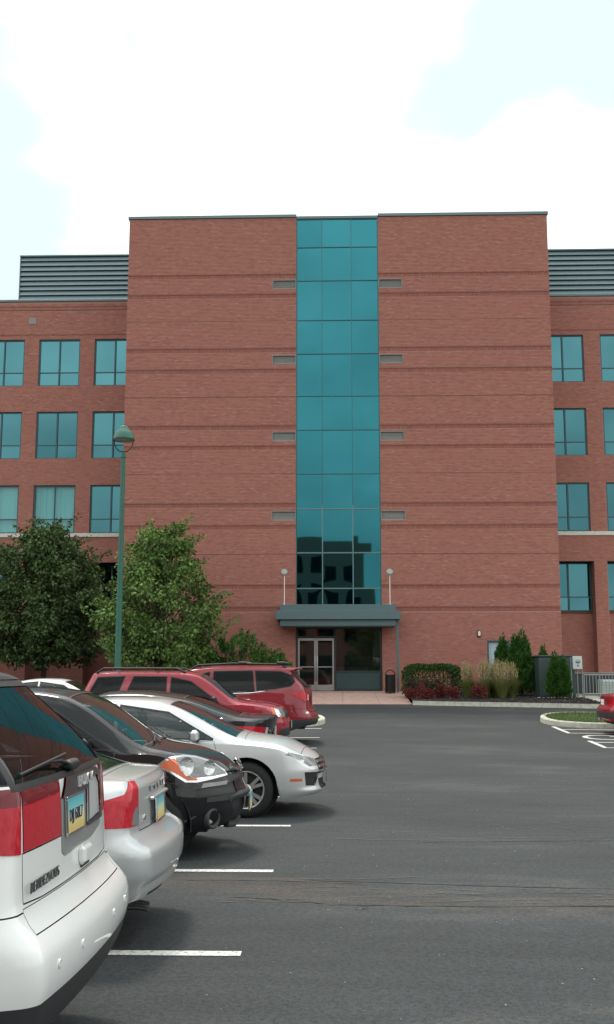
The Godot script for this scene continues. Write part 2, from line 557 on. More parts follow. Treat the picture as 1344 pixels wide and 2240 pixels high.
# ---------------------------------------------------------------- ground, lot, kerbs
func setting() -> void:
	var g := MB.new()
	g.quad(Vector3(-600, -0.12, 600), Vector3(600, -0.12, 600), Vector3(600, -0.12, -600), Vector3(-600, -0.12, -600))
	struct(g, "ground", M.turf)
	var a := MB.new()
	var rows := []
	var z := 70.0
	while z > -41.6:
		rows.append(z)
		z -= 4.0 if z > 12.0 else 1.0
	rows.append(-42.0)
	var xs := [-70.0, -20.0, -6.0, 0.0, 6.0, 20.0, 70.0]
	for k in rows.size():
		for x in xs:
			var zz: float = rows[k]
			var s := (gy(zz - 0.3) - gy(zz + 0.3)) / 0.6
			a.vert(Vector3(x, gy(zz), zz), Vector3(0, 1, s))
			a.uv.append(Vector2((x - AX0) / ASPAN, (AZ0 - zz) / ASPAN))
			a.uv2.append(Vector2(x / 3.1, zz / 3.1))
	var w := xs.size()
	for k in rows.size() - 1:
		for j in w - 1:
			var q := k * w + j
			a.tri_i(q, q + 1, q + w + 1); a.tri_i(q, q + w + 1, q + w)
	var lot := struct(a, "parking_lot", M.asphalt)
	# stall lines on the left; their open ends follow the aisle
	for n in range(-2, 10):
		var zl := -7.03 - 2.82 * n
		var xe := cu(pv([5, -0.66, 7, -0.63, 12.7, -0.57, 24, -0.5, 32, -0.48]), -zl)
		if n == 9: continue
		strip(lot, "parking_line", M.line_paint, [Vector2(-5.75, zl), Vector2(xe, zl)], 0.115, 0.004)
	strip(lot, "parking_line", M.line_paint, [Vector2(-5.85, 2.0), Vector2(-5.85, -29.0)], 0.1, 0.008)
	for n in range(-2, 9):
		strip(lot, "parking_line", M.line_paint, [Vector2(-11.3, -7.03 - 2.82 * n), Vector2(-5.95, -7.03 - 2.82 * n)], 0.115, 0.004)
	# reserved stalls on the right: two hairpin lines, and the wheelchair mark between them
	strip(lot, "parking_line", M.line_paint, [Vector2(11.5, -24.2), Vector2(5.92, -24.2), Vector2(5.98, -26.0)], 0.12, 0.004)
	strip(lot, "parking_line", M.line_paint, [Vector2(6.02, -25.55), Vector2(11.5, -25.3)], 0.12, 0.008)
	strip(lot, "parking_line", M.line_paint, [Vector2(11.5, -28.0), Vector2(5.98, -28.25), Vector2(6.0, -30.4)], 0.12, 0.004)
	strip(lot, "parking_line", M.line_paint, [Vector2(6.05, -29.35), Vector2(11.5, -28.85)], 0.12, 0.008)
	var wc := MB.new()
	var pts := []
	for k in 19:
		var an := deg_to_rad(40.0 + 290.0 * k / 18.0)
		pts.append(Vector2(6.6 + 0.48 * cos(an), -27.0 + 0.62 * sin(an)))
	ribbon(wc, pts, 0.13, 0.004)
	ribbon(wc, [Vector2(6.75, -27.15), Vector2(7.25, -27.2), Vector2(7.6, -26.5)], 0.13, 0.008)
	ribbon(wc, [Vector2(7.25, -27.2), Vector2(7.9, -27.2)], 0.13, 0.012)
	put(wc, "wheelchair_mark", M.line_paint, lot)
	# cracks and worn seams across the aisle
	var crack := mat("crack_dark", 0.026, 0.025, 0.025, 0.9)
	var pale := mat("crack_pale", 0.105, 0.104, 0.098, 0.9)
	for k in [
		[pale, -0.5, -12.45, 1.4, -12.2, 0.022], [pale, -0.1, -11.75, 0.95, -11.65, 0.03], [pale, 0.9, -11.7, 3.6, -12.0, 0.022], [crack, 0.8, -11.55, 3.9, -11.7, 0.02],
		[crack, -1.4, -9.45, 0.2, -9.3, 0.022], [pale, -0.35, -9.45, 0.75, -9.62, 0.016], [crack, -0.3, -9.42, 3.4, -9.05, 0.026], [crack, -0.9, -8.72, 0.25, -8.45, 0.022], [crack, 0.1, -8.47, 3.3, -8.5, 0.026],
		[pale, 0.6, -8.62, 2.9, -8.78, 0.016], [pale, 0.12, -8.36, 0.22, -8.35, 0.05], [pale, 1.7, -8.98, 3.2, -8.9, 0.018], [crack, -0.2, -20.5, 2.3, -20.3, 0.02], [crack, 0.2, -25.4, 3.2, -25.9, 0.025], [crack, -0.2, -16.2, 1.6, -16.0, 0.016]]:
		var p := []
		var m := 22
		for j in m + 1:
			var t := float(j) / m
			p.append(Vector2(lerpf(k[1], k[3], t), lerpf(k[2], k[4], t) + rf(-0.014, 0.014) + 0.03 * sin(t * 5.0 + k[1] * 3.0)))
		var mb := MB.new()
		ribbon(mb, p, k[5] * 0.75, 0.003 + 0.0004 * rf(0, 3), true)
		put(mb, "crack", k[0], lot)
	# short scuffs and scratches where the surface has broken up
	var sc := MB.new()
	for k in 150:
		var band := k < 95
		var x := rf(-1.2, 3.8) if band else rf(1.4, 3.9)
		var zz := rf(-9.35, -8.45) if band else rf(-13.6, -11.5)
		var an := rf(-0.15, 0.15) if band else rf(-0.7, 0.9)
		var ln := rf(0.03, 0.3)
		var dv := Vector2(cos(an), sin(an)) * ln
		var q := Vector2(x, zz)
		ribbon(sc, [q, q + dv * 0.3 + Vector2(0, rf(-0.02, 0.02)), q + dv * 0.7 + Vector2(0, rf(-0.02, 0.02)), q + dv], rf(0.006, 0.018), 0.0036, true)
	var sco := put(sc, "surface_scuffs", pale, lot)
	sco.set_meta("kind", "stuff")
	# loose grit
	var gm := MB.new()
	gm.box(Vector3.ZERO, Vector3(1, 0.5, 0.8), 0.2)
	var tr := []
	var cs := []
	for k in 420:
		var zz := -rf(4.0, 20.0)
		var xx := rf(-0.8, 5.0)
		var s := rf(0.004, 0.013)
		tr.append(Transform3D(Basis(Vector3.UP, rf(0, TAU)).scaled(Vector3.ONE * s), Vector3(xx, gy(zz) + s * 0.2, zz)))
		var q := rf(0.12, 0.4)
		cs.append(Color(q, q, q * 0.93))
	var gr := multi("grit", gm.mesh(), tr, cs, M.mulch_chip, lot)
	gr.set_meta("kind", "stuff")
	# islands of turf with concrete kerbs
	island("grass_island_right", 1.0, 5.95, 22.0)
	island("grass_island_left", -1.0, 0.40, 13.5)
	# kerb in front of the beds, mulch, apron
	var path := [Vector2(2.86, -40.55), Vector2(3.3, -40.2), Vector2(5.5, -39.4), Vector2(9.0, -38.35), Vector2(12.0, -37.7), Vector2(22.0, -36.5)]
	kerb("kerb_right", path, -1.0)
	kerb("kerb_left", [Vector2(-3.3, -41.2), Vector2(-3.6, -40.8), Vector2(-6, -40.6), Vector2(-40, -40.6)], 1.0)
	bed("mulch_bed_right", [Vector2(2.8, -40.6), Vector2(3.3, -40.25), Vector2(5.5, -39.45), Vector2(9.0, -38.4), Vector2(9.62, -38.2)], -48.2)
	bed("mulch_bed_left", [Vector2(-40, -40.65), Vector2(-6, -40.65), Vector2(-3.6, -40.85), Vector2(-3.2, -41.25)], -51.6)
	# side path on the right
	var sp := MB.new()
	sp.quad(Vector3(9.64, 0.66, -38.3), Vector3(24, 0.62, -36.6), Vector3(24, 0.9, -51.5), Vector3(9.64, 0.9, -51.5))
	struct(sp, "side_path", M.kerb_concrete)
	# apron of tinted concrete slabs
	var base := MB.new()
	base.quad(Vector3(-3.3, 0.53, -41.0), Vector3(2.8, 0.53, -41.0), Vector3(2.8, 0.905, -48.4), Vector3(-3.3, 0.905, -48.4))
	var ap := struct(base, "entrance_apron", M.kerb_concrete)
	var gx := [-3.3, -1.25, 0.15, 1.55, 2.8]
	var gz := [-41.0, -42.9, -44.8, -46.7, -48.0]
	for i in 4:
		for j in 4:
			var q := 0.006
			var s := MB.new()
			var za: float = gz[j] - q
			var zb: float = gz[j + 1] + q
			var xa: float = gx[i] + q
			var xb: float = gx[i + 1] - q
			var ya := lerpf(0.555, 0.93, (-za - 41.0) / 7.0)
			var yb := lerpf(0.555, 0.93, (-zb - 41.0) / 7.0)
			s.quad(Vector3(xa, ya, za), Vector3(xb, ya, za), Vector3(xb, yb, zb), Vector3(xa, yb, zb))
			s.quad(Vector3(xa, ya - 0.12, za), Vector3(xb, ya - 0.12, za), Vector3(xb, ya, za), Vector3(xa, ya, za))
			s.quad(Vector3(xb, ya - 0.12, za), Vector3(xb, yb - 0.12, zb), Vector3(xb, yb, zb), Vector3(xb, ya, za))
			s.quad(Vector3(xa, yb - 0.12, zb), Vector3(xa, ya - 0.12, za), Vector3(xa, ya, za), Vector3(xa, yb, zb))
			put(s, "slab", M.pink_concrete, ap)

func ribbon(mb: MB, p: Array, width: float, lift: float, taper := false) -> void:
	var m := p.size()
	var prev := -1
	for k in m:
		var t: Vector2 = ((p[mini(k + 1, m - 1)] as Vector2) - (p[maxi(k - 1, 0)] as Vector2)).normalized()
		var s := Vector2(-t.y, t.x) * width * 0.5
		if taper: s *= (0.35 + rng.randf()) * (0.2 if k == 0 or k == m - 1 else 1.0)
		var a: Vector2 = p[k] + s
		var b: Vector2 = p[k] - s
		var i := mb.vert(Vector3(a.x, gy(a.y) + lift, a.y), Vector3.UP)
		mb.vert(Vector3(b.x, gy(b.y) + lift, b.y), Vector3.UP)
		if prev >= 0:
			mb.tri_i(prev, i, i + 1); mb.tri_i(prev, i + 1, prev + 1)
		prev = i

func strip(parent: Node, called: String, m: Material, p: Array, width: float, lift: float) -> void:
	var q := []
	for k in p.size() - 1:
		var a: Vector2 = p[k]
		var b: Vector2 = p[k + 1]
		var n := maxi(1, int(a.distance_to(b) / 0.5))
		for j in n: q.append(a.lerp(b, float(j) / n))
	q.append(p[p.size() - 1])
	var mb := MB.new()
	ribbon(mb, q, width, lift)
	put(mb, called, m, parent)

func multi(called: String, me: Mesh, tr: Array, cs: Array, m: Material, parent: Node) -> MultiMeshInstance3D:
	var mm := MultiMesh.new()
	mm.transform_format = MultiMesh.TRANSFORM_3D
	mm.use_colors = cs.size() > 0
	mm.mesh = me
	mm.instance_count = tr.size()
	for k in tr.size():
		mm.set_instance_transform(k, tr[k])
		if cs.size(): mm.set_instance_color(k, cs[k])
	var o := MultiMeshInstance3D.new()
	o.name = called
	o.multimesh = mm
	o.material_override = m
	parent.add_child(o, true)
	return o

func resample(p: Array, step: float) -> Array:
	var r := []
	for k in p.size() - 1:
		var a: Vector2 = p[k]
		var b: Vector2 = p[k + 1]
		var n := maxi(1, int(round(a.distance_to(b) / step)))
		for j in n: r.append(a.lerp(b, float(j) / n))
	r.append(p[p.size() - 1])
	return r

# a kerb along the path; "inside" says on which side of the path the raised ground lies
func kerb(called: String, p: Array, inside: float) -> void:
	var o := Node3D.new()
	o.name = numbered(called)
	add_child(o)
	o.set_meta("kind", "structure")
	var q := resample(p, 0.3)
	var k := 0
	while k < q.size() - 1:
		var e := mini(k + 9, q.size() - 1)
		var mb := MB.new()
		var prev := []
		for j in range(k, e + 1):
			var t: Vector2 = ((q[mini(j + 1, q.size() - 1)] as Vector2) - (q[maxi(j - 1, 0)] as Vector2)).normalized()
			var s := Vector2(t.y, -t.x) * inside
			var b: Vector2 = q[j]
			if j == k: b += t * 0.006
			if j == e: b -= t * 0.006
			var h := gy(b.y)
			var prof := [[0.0, -0.15], [0.012, 0.125], [0.035, 0.15], [0.165, 0.152], [0.17, -0.15]]
			var row := []
			for c in prof:
				var w: Vector2 = b + s * c[0]
				row.append(Vector3(w.x, h + c[1], w.y))
			if prev.size():
				for i in 4:
					if inside < 0: mb.quad(row[i], prev[i], prev[i + 1], row[i + 1])
					else: mb.quad(prev[i], row[i], row[i + 1], prev[i + 1])
			else:
				mb.quad(row[0], row[1], row[3], row[4])
			if j == e: mb.quad(row[4], row[3], row[1], row[0])
			prev = row
		put(mb, "kerb_stone", M.kerb_concrete, o)
		k = e

func island(called: String, side: float, tip: float, far: float) -> void:
	# nose rounded towards the aisle; z from -29.7 to -34.6
	var p := []
	var q := []
	p.append(Vector2(far * side, -29.72))
	for k in 13:
		var an := PI * 0.5 * k / 12.0
		p.append(Vector2((tip + 1.5 - 1.5 * sin(an)) * side, -31.6 + 1.88 * cos(an)))
	for k in range(1, 13):
		var an := PI * 0.5 * k / 12.0
		p.append(Vector2((tip + 1.5 - 1.5 * cos(an)) * side, -31.6 - 2.9 * sin(an)))
	p.append(Vector2(far * side, -34.5))
	kerb("island_kerb", p, -1.0 if side > 0 else 1.0)
	var mb := MB.new()
	var cx := (tip + 5.0) * side
	var ci := Vector3(cx, gy(-31.9) + 0.16, -31.9)
	var pp := resample(p, 0.4)
	for k in pp.size() - 1:
		var a: Vector2 = pp[k]
		var b: Vector2 = pp[k + 1]
		var av := ci.lerp(Vector3(a.x, gy(a.y) + 0.125, a.y), 1.0)
		var bv := ci.lerp(Vector3(b.x, gy(b.y) + 0.125, b.y), 1.0)
		var va := Vector3(av.x + (0.1 if side > 0 else -0.1) * (1.0 if absf(av.x) < tip + 1.6 else 0.0), av.y, lerpf(av.z, -31.9, 0.04))
		var vb := Vector3(bv.x + (0.1 if side > 0 else -0.1) * (1.0 if absf(bv.x) < tip + 1.6 else 0.0), bv.y, lerpf(bv.z, -31.9, 0.04))
		if side > 0: mb.tri(ci, vb, va)
		else: mb.tri(ci, va, vb)
	struct(mb, called, M.turf)
	var bm := MB.new()
	bm.colored = true
	bm.col = Color(1, 1, 1)
	bm.tri(Vector3(-0.5, 0, 0), Vector3(0.5, 0, 0), Vector3(0.1, 1, 0.25))
	var tr := []
	var cs := []
	for k in 16000:
		var x := rf(tip + 0.2, minf(far, tip + 6.5))
		var zz := rf(-34.3, -29.85)
		var hw := 1.0 - pow(clampf((tip + 1.5 - x) / 1.5, 0, 1), 2.0)
		hw = sqrt(hw)
		if zz > -31.6 + 1.72 * hw or zz < -31.6 - 2.72 * hw: continue
		var h := rf(0.045, 0.09)
		tr.append(Transform3D(Basis(Vector3.UP, rf(0, TAU)) * Basis.from_scale(Vector3(0.012, h, h)), Vector3(x * side, gy(zz) + 0.12, zz)))
		var v := rf(0.7, 1.3)
		cs.append(Color(0.06 * v + rf(0, 0.03), 0.115 * v + rf(0, 0.01), 0.03 * v))
	var o := multi("island_grass", bm.mesh(), tr, cs, M.leaf, self)
	o.name = numbered("island_grass")
	tag(o, "short mown grass on the %s kerbed island at the end of the stalls" % ("right-hand" if side > 0 else "left-hand"), "grass", "", "stuff")

func bed(called: String, front: Array, back: float) -> void:
	var mb := MB.new()
	var q := resample(front, 0.5)
	var rows := 12
	var f := FastNoiseLite.new()
	f.seed = 77
	f.frequency = 0.9
	for k in q.size():
		for j in rows + 1:
			var t := float(j) / rows
			var z := lerpf(q[k].y, back, t)
			var y := lerpf(gy(q[k].y) + 0.12, 0.9, pow(t, 0.8)) + 0.05 * f.get_noise_2d(q[k].x, z) * (1.0 if j > 0 and j < rows else 0.0)
			mb.vert(Vector3(q[k].x, y, z), Vector3(0, 1, 0.05))
	for k in q.size() - 1:
		for j in rows:
			var i := k * (rows + 1) + j
			mb.tri_i(i, i + rows + 1, i + rows + 2); mb.tri_i(i, i + rows + 2, i + 1)
	var o := struct(mb, called, M.mulch)
	if back < -50: return
	var cm := MB.new()
	cm.box(Vector3.ZERO, Vector3(1, 0.25, 0.4), 0.1)
	var tr := []
	var cs := []
	for k in 5200:
		var x := rf(2.9, 9.6)
		var zf := cu([Vector2(2.8, -40.75), Vector2(3.3, -40.45), Vector2(5.5, -39.65), Vector2(9.0, -38.6), Vector2(9.62, -38.4)], x)
		var t := pow(rng.randf(), 1.6)
		var z := lerpf(zf, back, t)
		var s := rf(0.03, 0.11)
		var y := lerpf(gy(zf) + 0.12, 0.9, pow(t, 0.8)) + 0.015
		tr.append(Transform3D(Basis.from_euler(Vector3(rf(-0.5, 0.5), rf(0, TAU), rf(-0.5, 0.5))).scaled(Vector3(s, s, s)), Vector3(x, y, z)))
		var v := rf(0.008, 0.04)
		if rng.randf() > 0.985: v = 0.2
		cs.append(Color(v, v * 0.88, v * 0.8))
	var chips := multi("bark_chips", cm.mesh(), tr, cs, M.mulch_chip, o)
	chips.set_meta("kind", "stuff")

# ---------------------------------------------------------------- the brick office building
const BL := 0.2
const BH := 0.0667

func blocked(holes: Array, y: float, x0: float, x1: float) -> Array:     # free x intervals at height y
	var free := [Vector2(x0, x1)]
	for h in holes:
		if y < h[2] or y > h[3]: continue
		var nx := []
		for f in free:
			if h[1] <= f.x or h[0] >= f.y: nx.append(f); continue
			if h[0] > f.x: nx.append(Vector2(f.x, h[0]))
			if h[1] < f.y: nx.append(Vector2(h[1], f.y))
		free = nx
	return free

func wall_boxes(mb: MB, x0: float, x1: float, y0: float, y1: float, z: float, depth: float, holes: Array) -> void:
	var ys := [y0, y1]
	for h in holes:
		for v in [h[2], h[3]]:
			if v > y0 and v < y1 and not ys.has(v): ys.append(v)
	ys.sort()
	for k in ys.size() - 1:
		for f in blocked(holes, (ys[k] + ys[k + 1]) * 0.5, x0, x1):
			mb.span(Vector3(f.x, ys[k], z - depth), Vector3(f.y, ys[k + 1], z))

var brick_mesh: ArrayMesh
func brick_tone(dark := false) -> Color:
	var t := rng.randf()
	var c := Vector3(0.455, 0.190, 0.146)
	if t < 0.18: c = Vector3(0.345, 0.148, 0.122)
	elif t < 0.36: c = Vector3(0.465, 0.225, 0.178)
	elif t < 0.42: c = Vector3(0.29, 0.132, 0.118)
	elif t < 0.46: c = Vector3(0.53, 0.30, 0.245)
	c = c.lerp(Vector3(0.455, 0.190, 0.146), 0.55) * rf(0.83, 0.92)
	if dark: c *= Vector3(0.72, 0.65, 0.64)
	return Color(c.x, c.y, c.z)

func bricks(parent: Node, x0: float, x1: float, y0: float, y1: float, z: float, holes: Array) -> void:
	var tr := []
	var cs := []
	var n := int((y1 - y0) / BH)
	for k in n:
		var y := y0 + (k + 0.5) * BH
		var off := 0.0 if k % 2 == 0 else BL * 0.5
		for f in blocked(holes, y, x0, x1):
			var x: float = floor((f.x - off) / BL) * BL + off
			while x < f.y:
				var a: float = maxf(x, f.x)
				var b: float = minf(x + BL, f.y)
				x += BL
				if b - a < 0.03: continue
				tr.append(Transform3D(Basis.from_scale(Vector3(b - a - 0.011, BH - 0.012, 0.1)), Vector3((a + b) * 0.5, y, z - 0.038 + rf(-0.002, 0.0025))))
				cs.append(brick_tone())
	var o := multi("brick_courses", brick_mesh, tr, cs, M.brick, parent)
	o.set_meta("kind", "stuff")

# a band: a soldier course of dark brick set back a little under one row of headers that stands proud
func band(parent: Node, x0: float, x1: float, y: float, z: float, tall := 0.17) -> void:
	var mb := MB.new()
	mb.colored = true
	var x := x0
	while x < x1 - 0.02:
		mb.col = brick_tone(true)
		var w := minf(0.0667, x1 - x)
		mb.box(Vector3(x + w * 0.5, y, z - 0.041 + rf(-0.002, 0.002)), Vector3(w - 0.008, tall - 0.008, 0.09))
		x += 0.0667
	put(mb, "brick_band", M.brick, parent)
	var hb := MB.new()
	hb.colored = true
	x = x0
	while x < x1 - 0.02:
		hb.col = brick_tone(true)
		var w := minf(0.1, x1 - x)
		hb.box(Vector3(x + w * 0.5, y + tall * 0.5 + 0.033, z - 0.03), Vector3(w - 0.008, 0.056, 0.1))
		x += 0.1
	put(hb, "header_course", M.brick, parent)

func building() -> void:
	var bx := MB.new()
	bx.box(Vector3.ZERO, Vector3.ONE)
	brick_mesh = bx.mesh()
	var t := thing("office_tower", "tall red brick office tower with a teal glass strip over its entrance", "building", Vector3(0, 0, 0))
	var zf := -48.0
	var bands := [20.4, 19.42, 16.75, 15.74, 13.02, 12.06, 9.35, 8.33, 5.58, 4.57]
	var vents := [20.0, 16.3, 12.6, 8.87]
	for s in [-1.0, 1.0]:
		var xa: float = -10.0 if s < 0 else 1.95
		var xb: float = -1.95 if s < 0 else 10.0
		var holes := []
		var solid := []
		for b in bands: holes.append([xa, xb, b - 0.09, b + 0.155])
		for v in vents:
			var h := [xa, -1.95, 0, 0]
			holes.append([minf(1.95 * s, 3.08 * s), maxf(1.95 * s, 3.08 * s), v - 0.23, v + 0.23])
			solid.append([minf(1.951 * s, 3.08 * s), maxf(1.951 * s, 3.08 * s), v - 0.23, v + 0.23])
		if s > 0:
			holes.append([6.66, 7.66, 0.3, 3.17])
			solid.append([6.66, 7.66, 0.3, 3.17])
		var wl := MB.new()
		wall_boxes(wl, xa, xb, 0.3, 23.34, zf - 0.001, 0.35, solid)
		put(wl, "wall", M.mortar, t)
		var core := MB.new()
		core.span(Vector3(xa + 0.001, 0.3, zf - 14), Vector3(xb - 0.001, 23.3, zf - 0.352))
		put(core, "wall_core", M.mortar_dark, t)
		bricks(t, xa, xb, 0.45, 23.34, zf, holes)
		for b in bands: band(t, xa, xb, b, zf)
		# faint control joints
		for y in [18.2, 14.5, 10.85, 7.1]:
			var j := MB.new()
			j.span(Vector3(xa, y - 0.012, zf - 0.02), Vector3(xb, y + 0.012, zf + 0.016))
			put(j, "control_joint", M.mortar_dark, t)
		var cp := MB.new()
		cp.span(Vector3(xa - (0.06 if s < 0 else 0.0), 23.34, zf - 14), Vector3(xb + (0.06 if s > 0 else 0.0), 23.50, zf + 0.07), 0.02)
		put(cp, "coping", M.coping, t)
		for v in vents:
			var cx = 2.515 * s
			var fr := MB.new()
			for e in [-1.0, 1.0]:
				fr.box(Vector3(cx, v + e * 0.212, zf - 0.03), Vector3(1.12, 0.036, 0.09))
				fr.box(Vector3(cx + e * 0.545, v, zf - 0.03), Vector3(0.036, 0.385, 0.09))
			var vo := put(fr, "vent", M.vent_metal, t)
			var bk := MB.new()
			bk.box(Vector3(cx, v, zf - 0.11), Vector3(1.05, 0.386, 0.02))
			put(bk, "vent_back", M.vent_dark, vo)
			for q in 7:
				var sl := MB.new()
				sl.box(Vector3(cx, v - 0.165 + q * 0.055, zf - 0.05), Vector3(1.05, 0.05, 0.008), 0.0, Basis(Vector3.RIGHT, -0.4))
				put(sl, "vent_slat", M.vent_metal, vo)
	# service door behind the shrubs
	var df := MB.new()
	df.span(Vector3(6.66, 0.9, zf - 0.16), Vector3(6.72, 3.17, zf + 0.02))
	df.span(Vector3(7.60, 0.9, zf - 0.16), Vector3(7.66, 3.17, zf + 0.02))
	df.span(Vector3(6.72, 3.11, zf - 0.16), Vector3(7.60, 3.17, zf + 0.02))
	var dfo := put(df, "service_door", M.window_frame, t)
	var dl := MB.new()
	dl.span(Vector3(6.722, 0.92, zf - 0.14), Vector3(7.598, 3.108, zf - 0.09), 0.006)
	put(dl, "door_leaf", M.steel_door, dfo)
	# ---- glass strip
	var ys := [23.26, 21.85, 20.18, 18.22, 16.58, 14.53, 12.91, 10.83, 9.19, 7.16, 5.53, 4.05]
	var xs := [-1.93, -0.73, 0.665, 1.93]
	var back := MB.new()
	back.span(Vector3(-1.945, 4.0, zf - 1.0), Vector3(1.945, 23.26, zf - 0.25))
	put(back, "shaft_core", M.room_dark, t)
	for r in ys.size() - 1:
		for c in 3:
			var p := MB.new()
			var w: float = xs[c + 1] - xs[c]
			var h: float = ys[r] - ys[r + 1]
			pillow(p, w - 0.012, h - 0.012, rf(-0.0022, 0.0022) + (0.0016 if r > 7 else 0.0))
			var o := put(p, "glass_pane", M.teal_glass, t)
			o.position = Vector3((xs[c] + xs[c + 1]) * 0.5, (ys[r] + ys[r + 1]) * 0.5, zf - 0.07)
			o.rotation = Vector3(rf(-0.006, 0.006), rf(-0.008, 0.008), 0)
	for r in ys.size():
		var mu := MB.new()
		mu.box(Vector3(0, ys[r], zf - 0.055), Vector3(3.88, 0.034 if r < 8 else 0.055, 0.07))
		put(mu, "mullion", M.mullion if r < 8 else M.mullion_light, t)
	for c in 4:
		var mu := MB.new()
		mu.box(Vector3(xs[c], 16.3, zf - 0.052), Vector3(0.03 if c % 3 else 0.06, 13.9, 0.07))
		put(mu, "mullion", M.mullion, t)
		var ml := MB.new()
		ml.box(Vector3(xs[c], 6.7, zf - 0.052), Vector3(0.05 if c % 3 else 0.06, 5.3, 0.07))
		put(ml, "mullion", M.mullion_light if c % 3 else M.mullion, t)
	var cc := MB.new()
	cc.span(Vector3(-1.949, 23.28, zf - 14), Vector3(1.949, 23.42, zf + 0.02), 0.015)
	put(cc, "coping", M.coping, t)
	# ---- canopy
	var ca := MB.new()
	ca.span(Vector3(-2.79, 4.06, zf - 0.01), Vector3(2.72, 4.44, -46.6), 0.012)
	var co := put(ca, "canopy", M.canopy_metal, t)
	var c2 := MB.new()
	c2.span(Vector3(-2.60, 4.44, zf - 0.01), Vector3(2.51, 4.73, -46.78), 0.012)
	put(c2, "canopy_top", M.canopy_metal, co)
	var c3 := MB.new()
	c3.span(Vector3(-2.60, 3.78, zf - 0.01), Vector3(2.51, 4.059, -46.78), 0.012)
	put(c3, "canopy_fascia", M.canopy_metal, co)
	var c4 := MB.new()
	c4.span(Vector3(-2.56, 3.76, zf - 0.01), Vector3(2.47, 3.779, -46.82))
	put(c4, "canopy_soffit", M.canopy_soffit, co)
	var dp := MB.new()
	dp.span(Vector3(2.535, 0.9, -47.0), Vector3(2.635, 4.06, -46.9), 0.01)
	put(dp, "downpipe", M.canopy_metal, co)
	# ---- entrance: framing, doors, lobby
	var lw := MB.new()
	lw.span(Vector3(-1.949, 0.85, -56.2), Vector3(1.949, 3.99, -56.0))
	for s in [-1.0, 1.0]: lw.span(Vector3(1.949 * s, 0.85, -56.0), Vector3(1.93 * s, 3.99, -48.36))
	put(lw, "lobby_wall", M.lobby_wall, t)
	var lfl := MB.new()
	lfl.span(Vector3(-1.949, 0.6, -56.0), Vector3(1.949, 0.925, -48.0))
	put(lfl, "lobby_floor", M.lobby_floor, t)
	var lc := MB.new()
	lc.span(Vector3(-1.929, 3.8, -56.0), Vector3(1.929, 3.98, -48.4))
	put(lc, "lobby_ceiling", M.lobby_wall, t)
	var desk := MB.new()
	desk.span(Vector3(-0.1, 0.925, -53.0), Vector3(1.5, 2.0, -52.4), 0.02)
	put(desk, "lobby_desk", M.spandrel, t)
	var ez := zf - 0.12
	var fr := MB.new()
	for x in [-1.9, -0.17, 1.9]: fr.box(Vector3(x, 2.35, ez), Vector3(0.085, 2.86, 0.13), 0.006)
	fr.box(Vector3(0, 3.74, ez), Vector3(3.7, 0.08, 0.128))
	fr.box(Vector3(-1.035, 3.33, ez), Vector3(1.645, 0.09, 0.128))
	fr.box(Vector3(0.865, 1.80, ez), Vector3(1.985, 0.07, 0.128))
	fr.box(Vector3(0.865, 0.965, ez), Vector3(1.985, 0.08, 0.128))
	var en := put(fr, "entrance_frame", M.bronze, t)
	var sp := MB.new()
	sp.span(Vector3(-0.126, 1.006, ez - 0.03), Vector3(1.856, 1.764, ez + 0.02))
	put(sp, "spandrel_panel", M.spandrel, en)
	var pn := MB.new()
	pn.span(Vector3(-0.127, 1.835, ez - 0.008), Vector3(1.857, 3.70, ez + 0.008))
	put(pn, "glass_pane", M.door_glass, en)
	var p2 := MB.new()
	p2.span(Vector3(-1.857, 3.376, ez - 0.008), Vector3(-0.213, 3.70, ez + 0.008))
	put(p2, "glass_pane", M.door_glass, en)
	for k in 2:
		var x0 := -1.855 + k * 0.823
		var d := MB.new()
		var x1 := x0 + 0.815
		d.span(Vector3(x0, 0.94, ez - 0.03), Vector3(x0 + 0.085, 3.28, ez + 0.035), 0.006)
		d.span(Vector3(x1 - 0.085, 0.94, ez - 0.03), Vector3(x1, 3.28, ez + 0.035), 0.006)
		d.span(Vector3(x0 + 0.085, 0.94, ez - 0.028), Vector3(x1 - 0.085, 1.2, ez + 0.033), 0.006)
		d.span(Vector3(x0 + 0.085, 3.17, ez - 0.028), Vector3(x1 - 0.085, 3.28, ez + 0.033), 0.006)
		d.span(Vector3(x0 + 0.085, 1.97, ez - 0.028), Vector3(x1 - 0.085, 2.02, ez + 0.033), 0.006)
		var dd := put(d, "entrance_door", M.door_metal, t)
		for y in [[1.2, 1.97], [2.02, 3.17]]:
			var gp := MB.new()
			gp.span(Vector3(x0 + 0.086, y[0] + 0.001, ez - 0.006), Vector3(x1 - 0.086, y[1] - 0.001, ez + 0.006))
			put(gp, "glass_pane", M.door_glass, dd)
		var hn := MB.new()
		var hx := x1 - 0.045 if k == 0 else x0 + 0.045
		hn.tube([Vector3(hx, 1.35, ez + 0.034), Vector3(hx, 1.35, ez + 0.10), Vector3(hx, 2.45, ez + 0.10), Vector3(hx, 2.45, ez + 0.034)], 0.018, 8)
		put(hn, "door_handle", M.chrome, dd)
	var ex := thing("exit_sign", "small dark red sign above the double doors inside the lobby", "sign", Vector3(-1.05, 3.48, -49.6))
	var eb := MB.new()
	eb.box(Vector3.ZERO, Vector3(0.34, 0.2, 0.05), 0.01)
	put(eb, "sign_box", M.sign_red, ex)
	var eh := MB.new()
	eh.box(Vector3(0, 0.2, 0), Vector3(0.03, 0.24, 0.03))
	put(eh, "hanger", M.black_metal, ex)
	# ---- wings
	wing("office_wing", "lower red brick wing with teal windows left of the tower", -46.0, -10.0, -15.16, 2.84, -12, 1, -20.4, -1)
	wing("office_wing", "lower red brick wing with darker windows right of the tower", 10.0, 46.0, 10.2, 2.92, 0, 11, 15.0, 1)
	louver("louver_screen", "long slatted metal roof screen standing left of the tower", -16.95, -10.05)
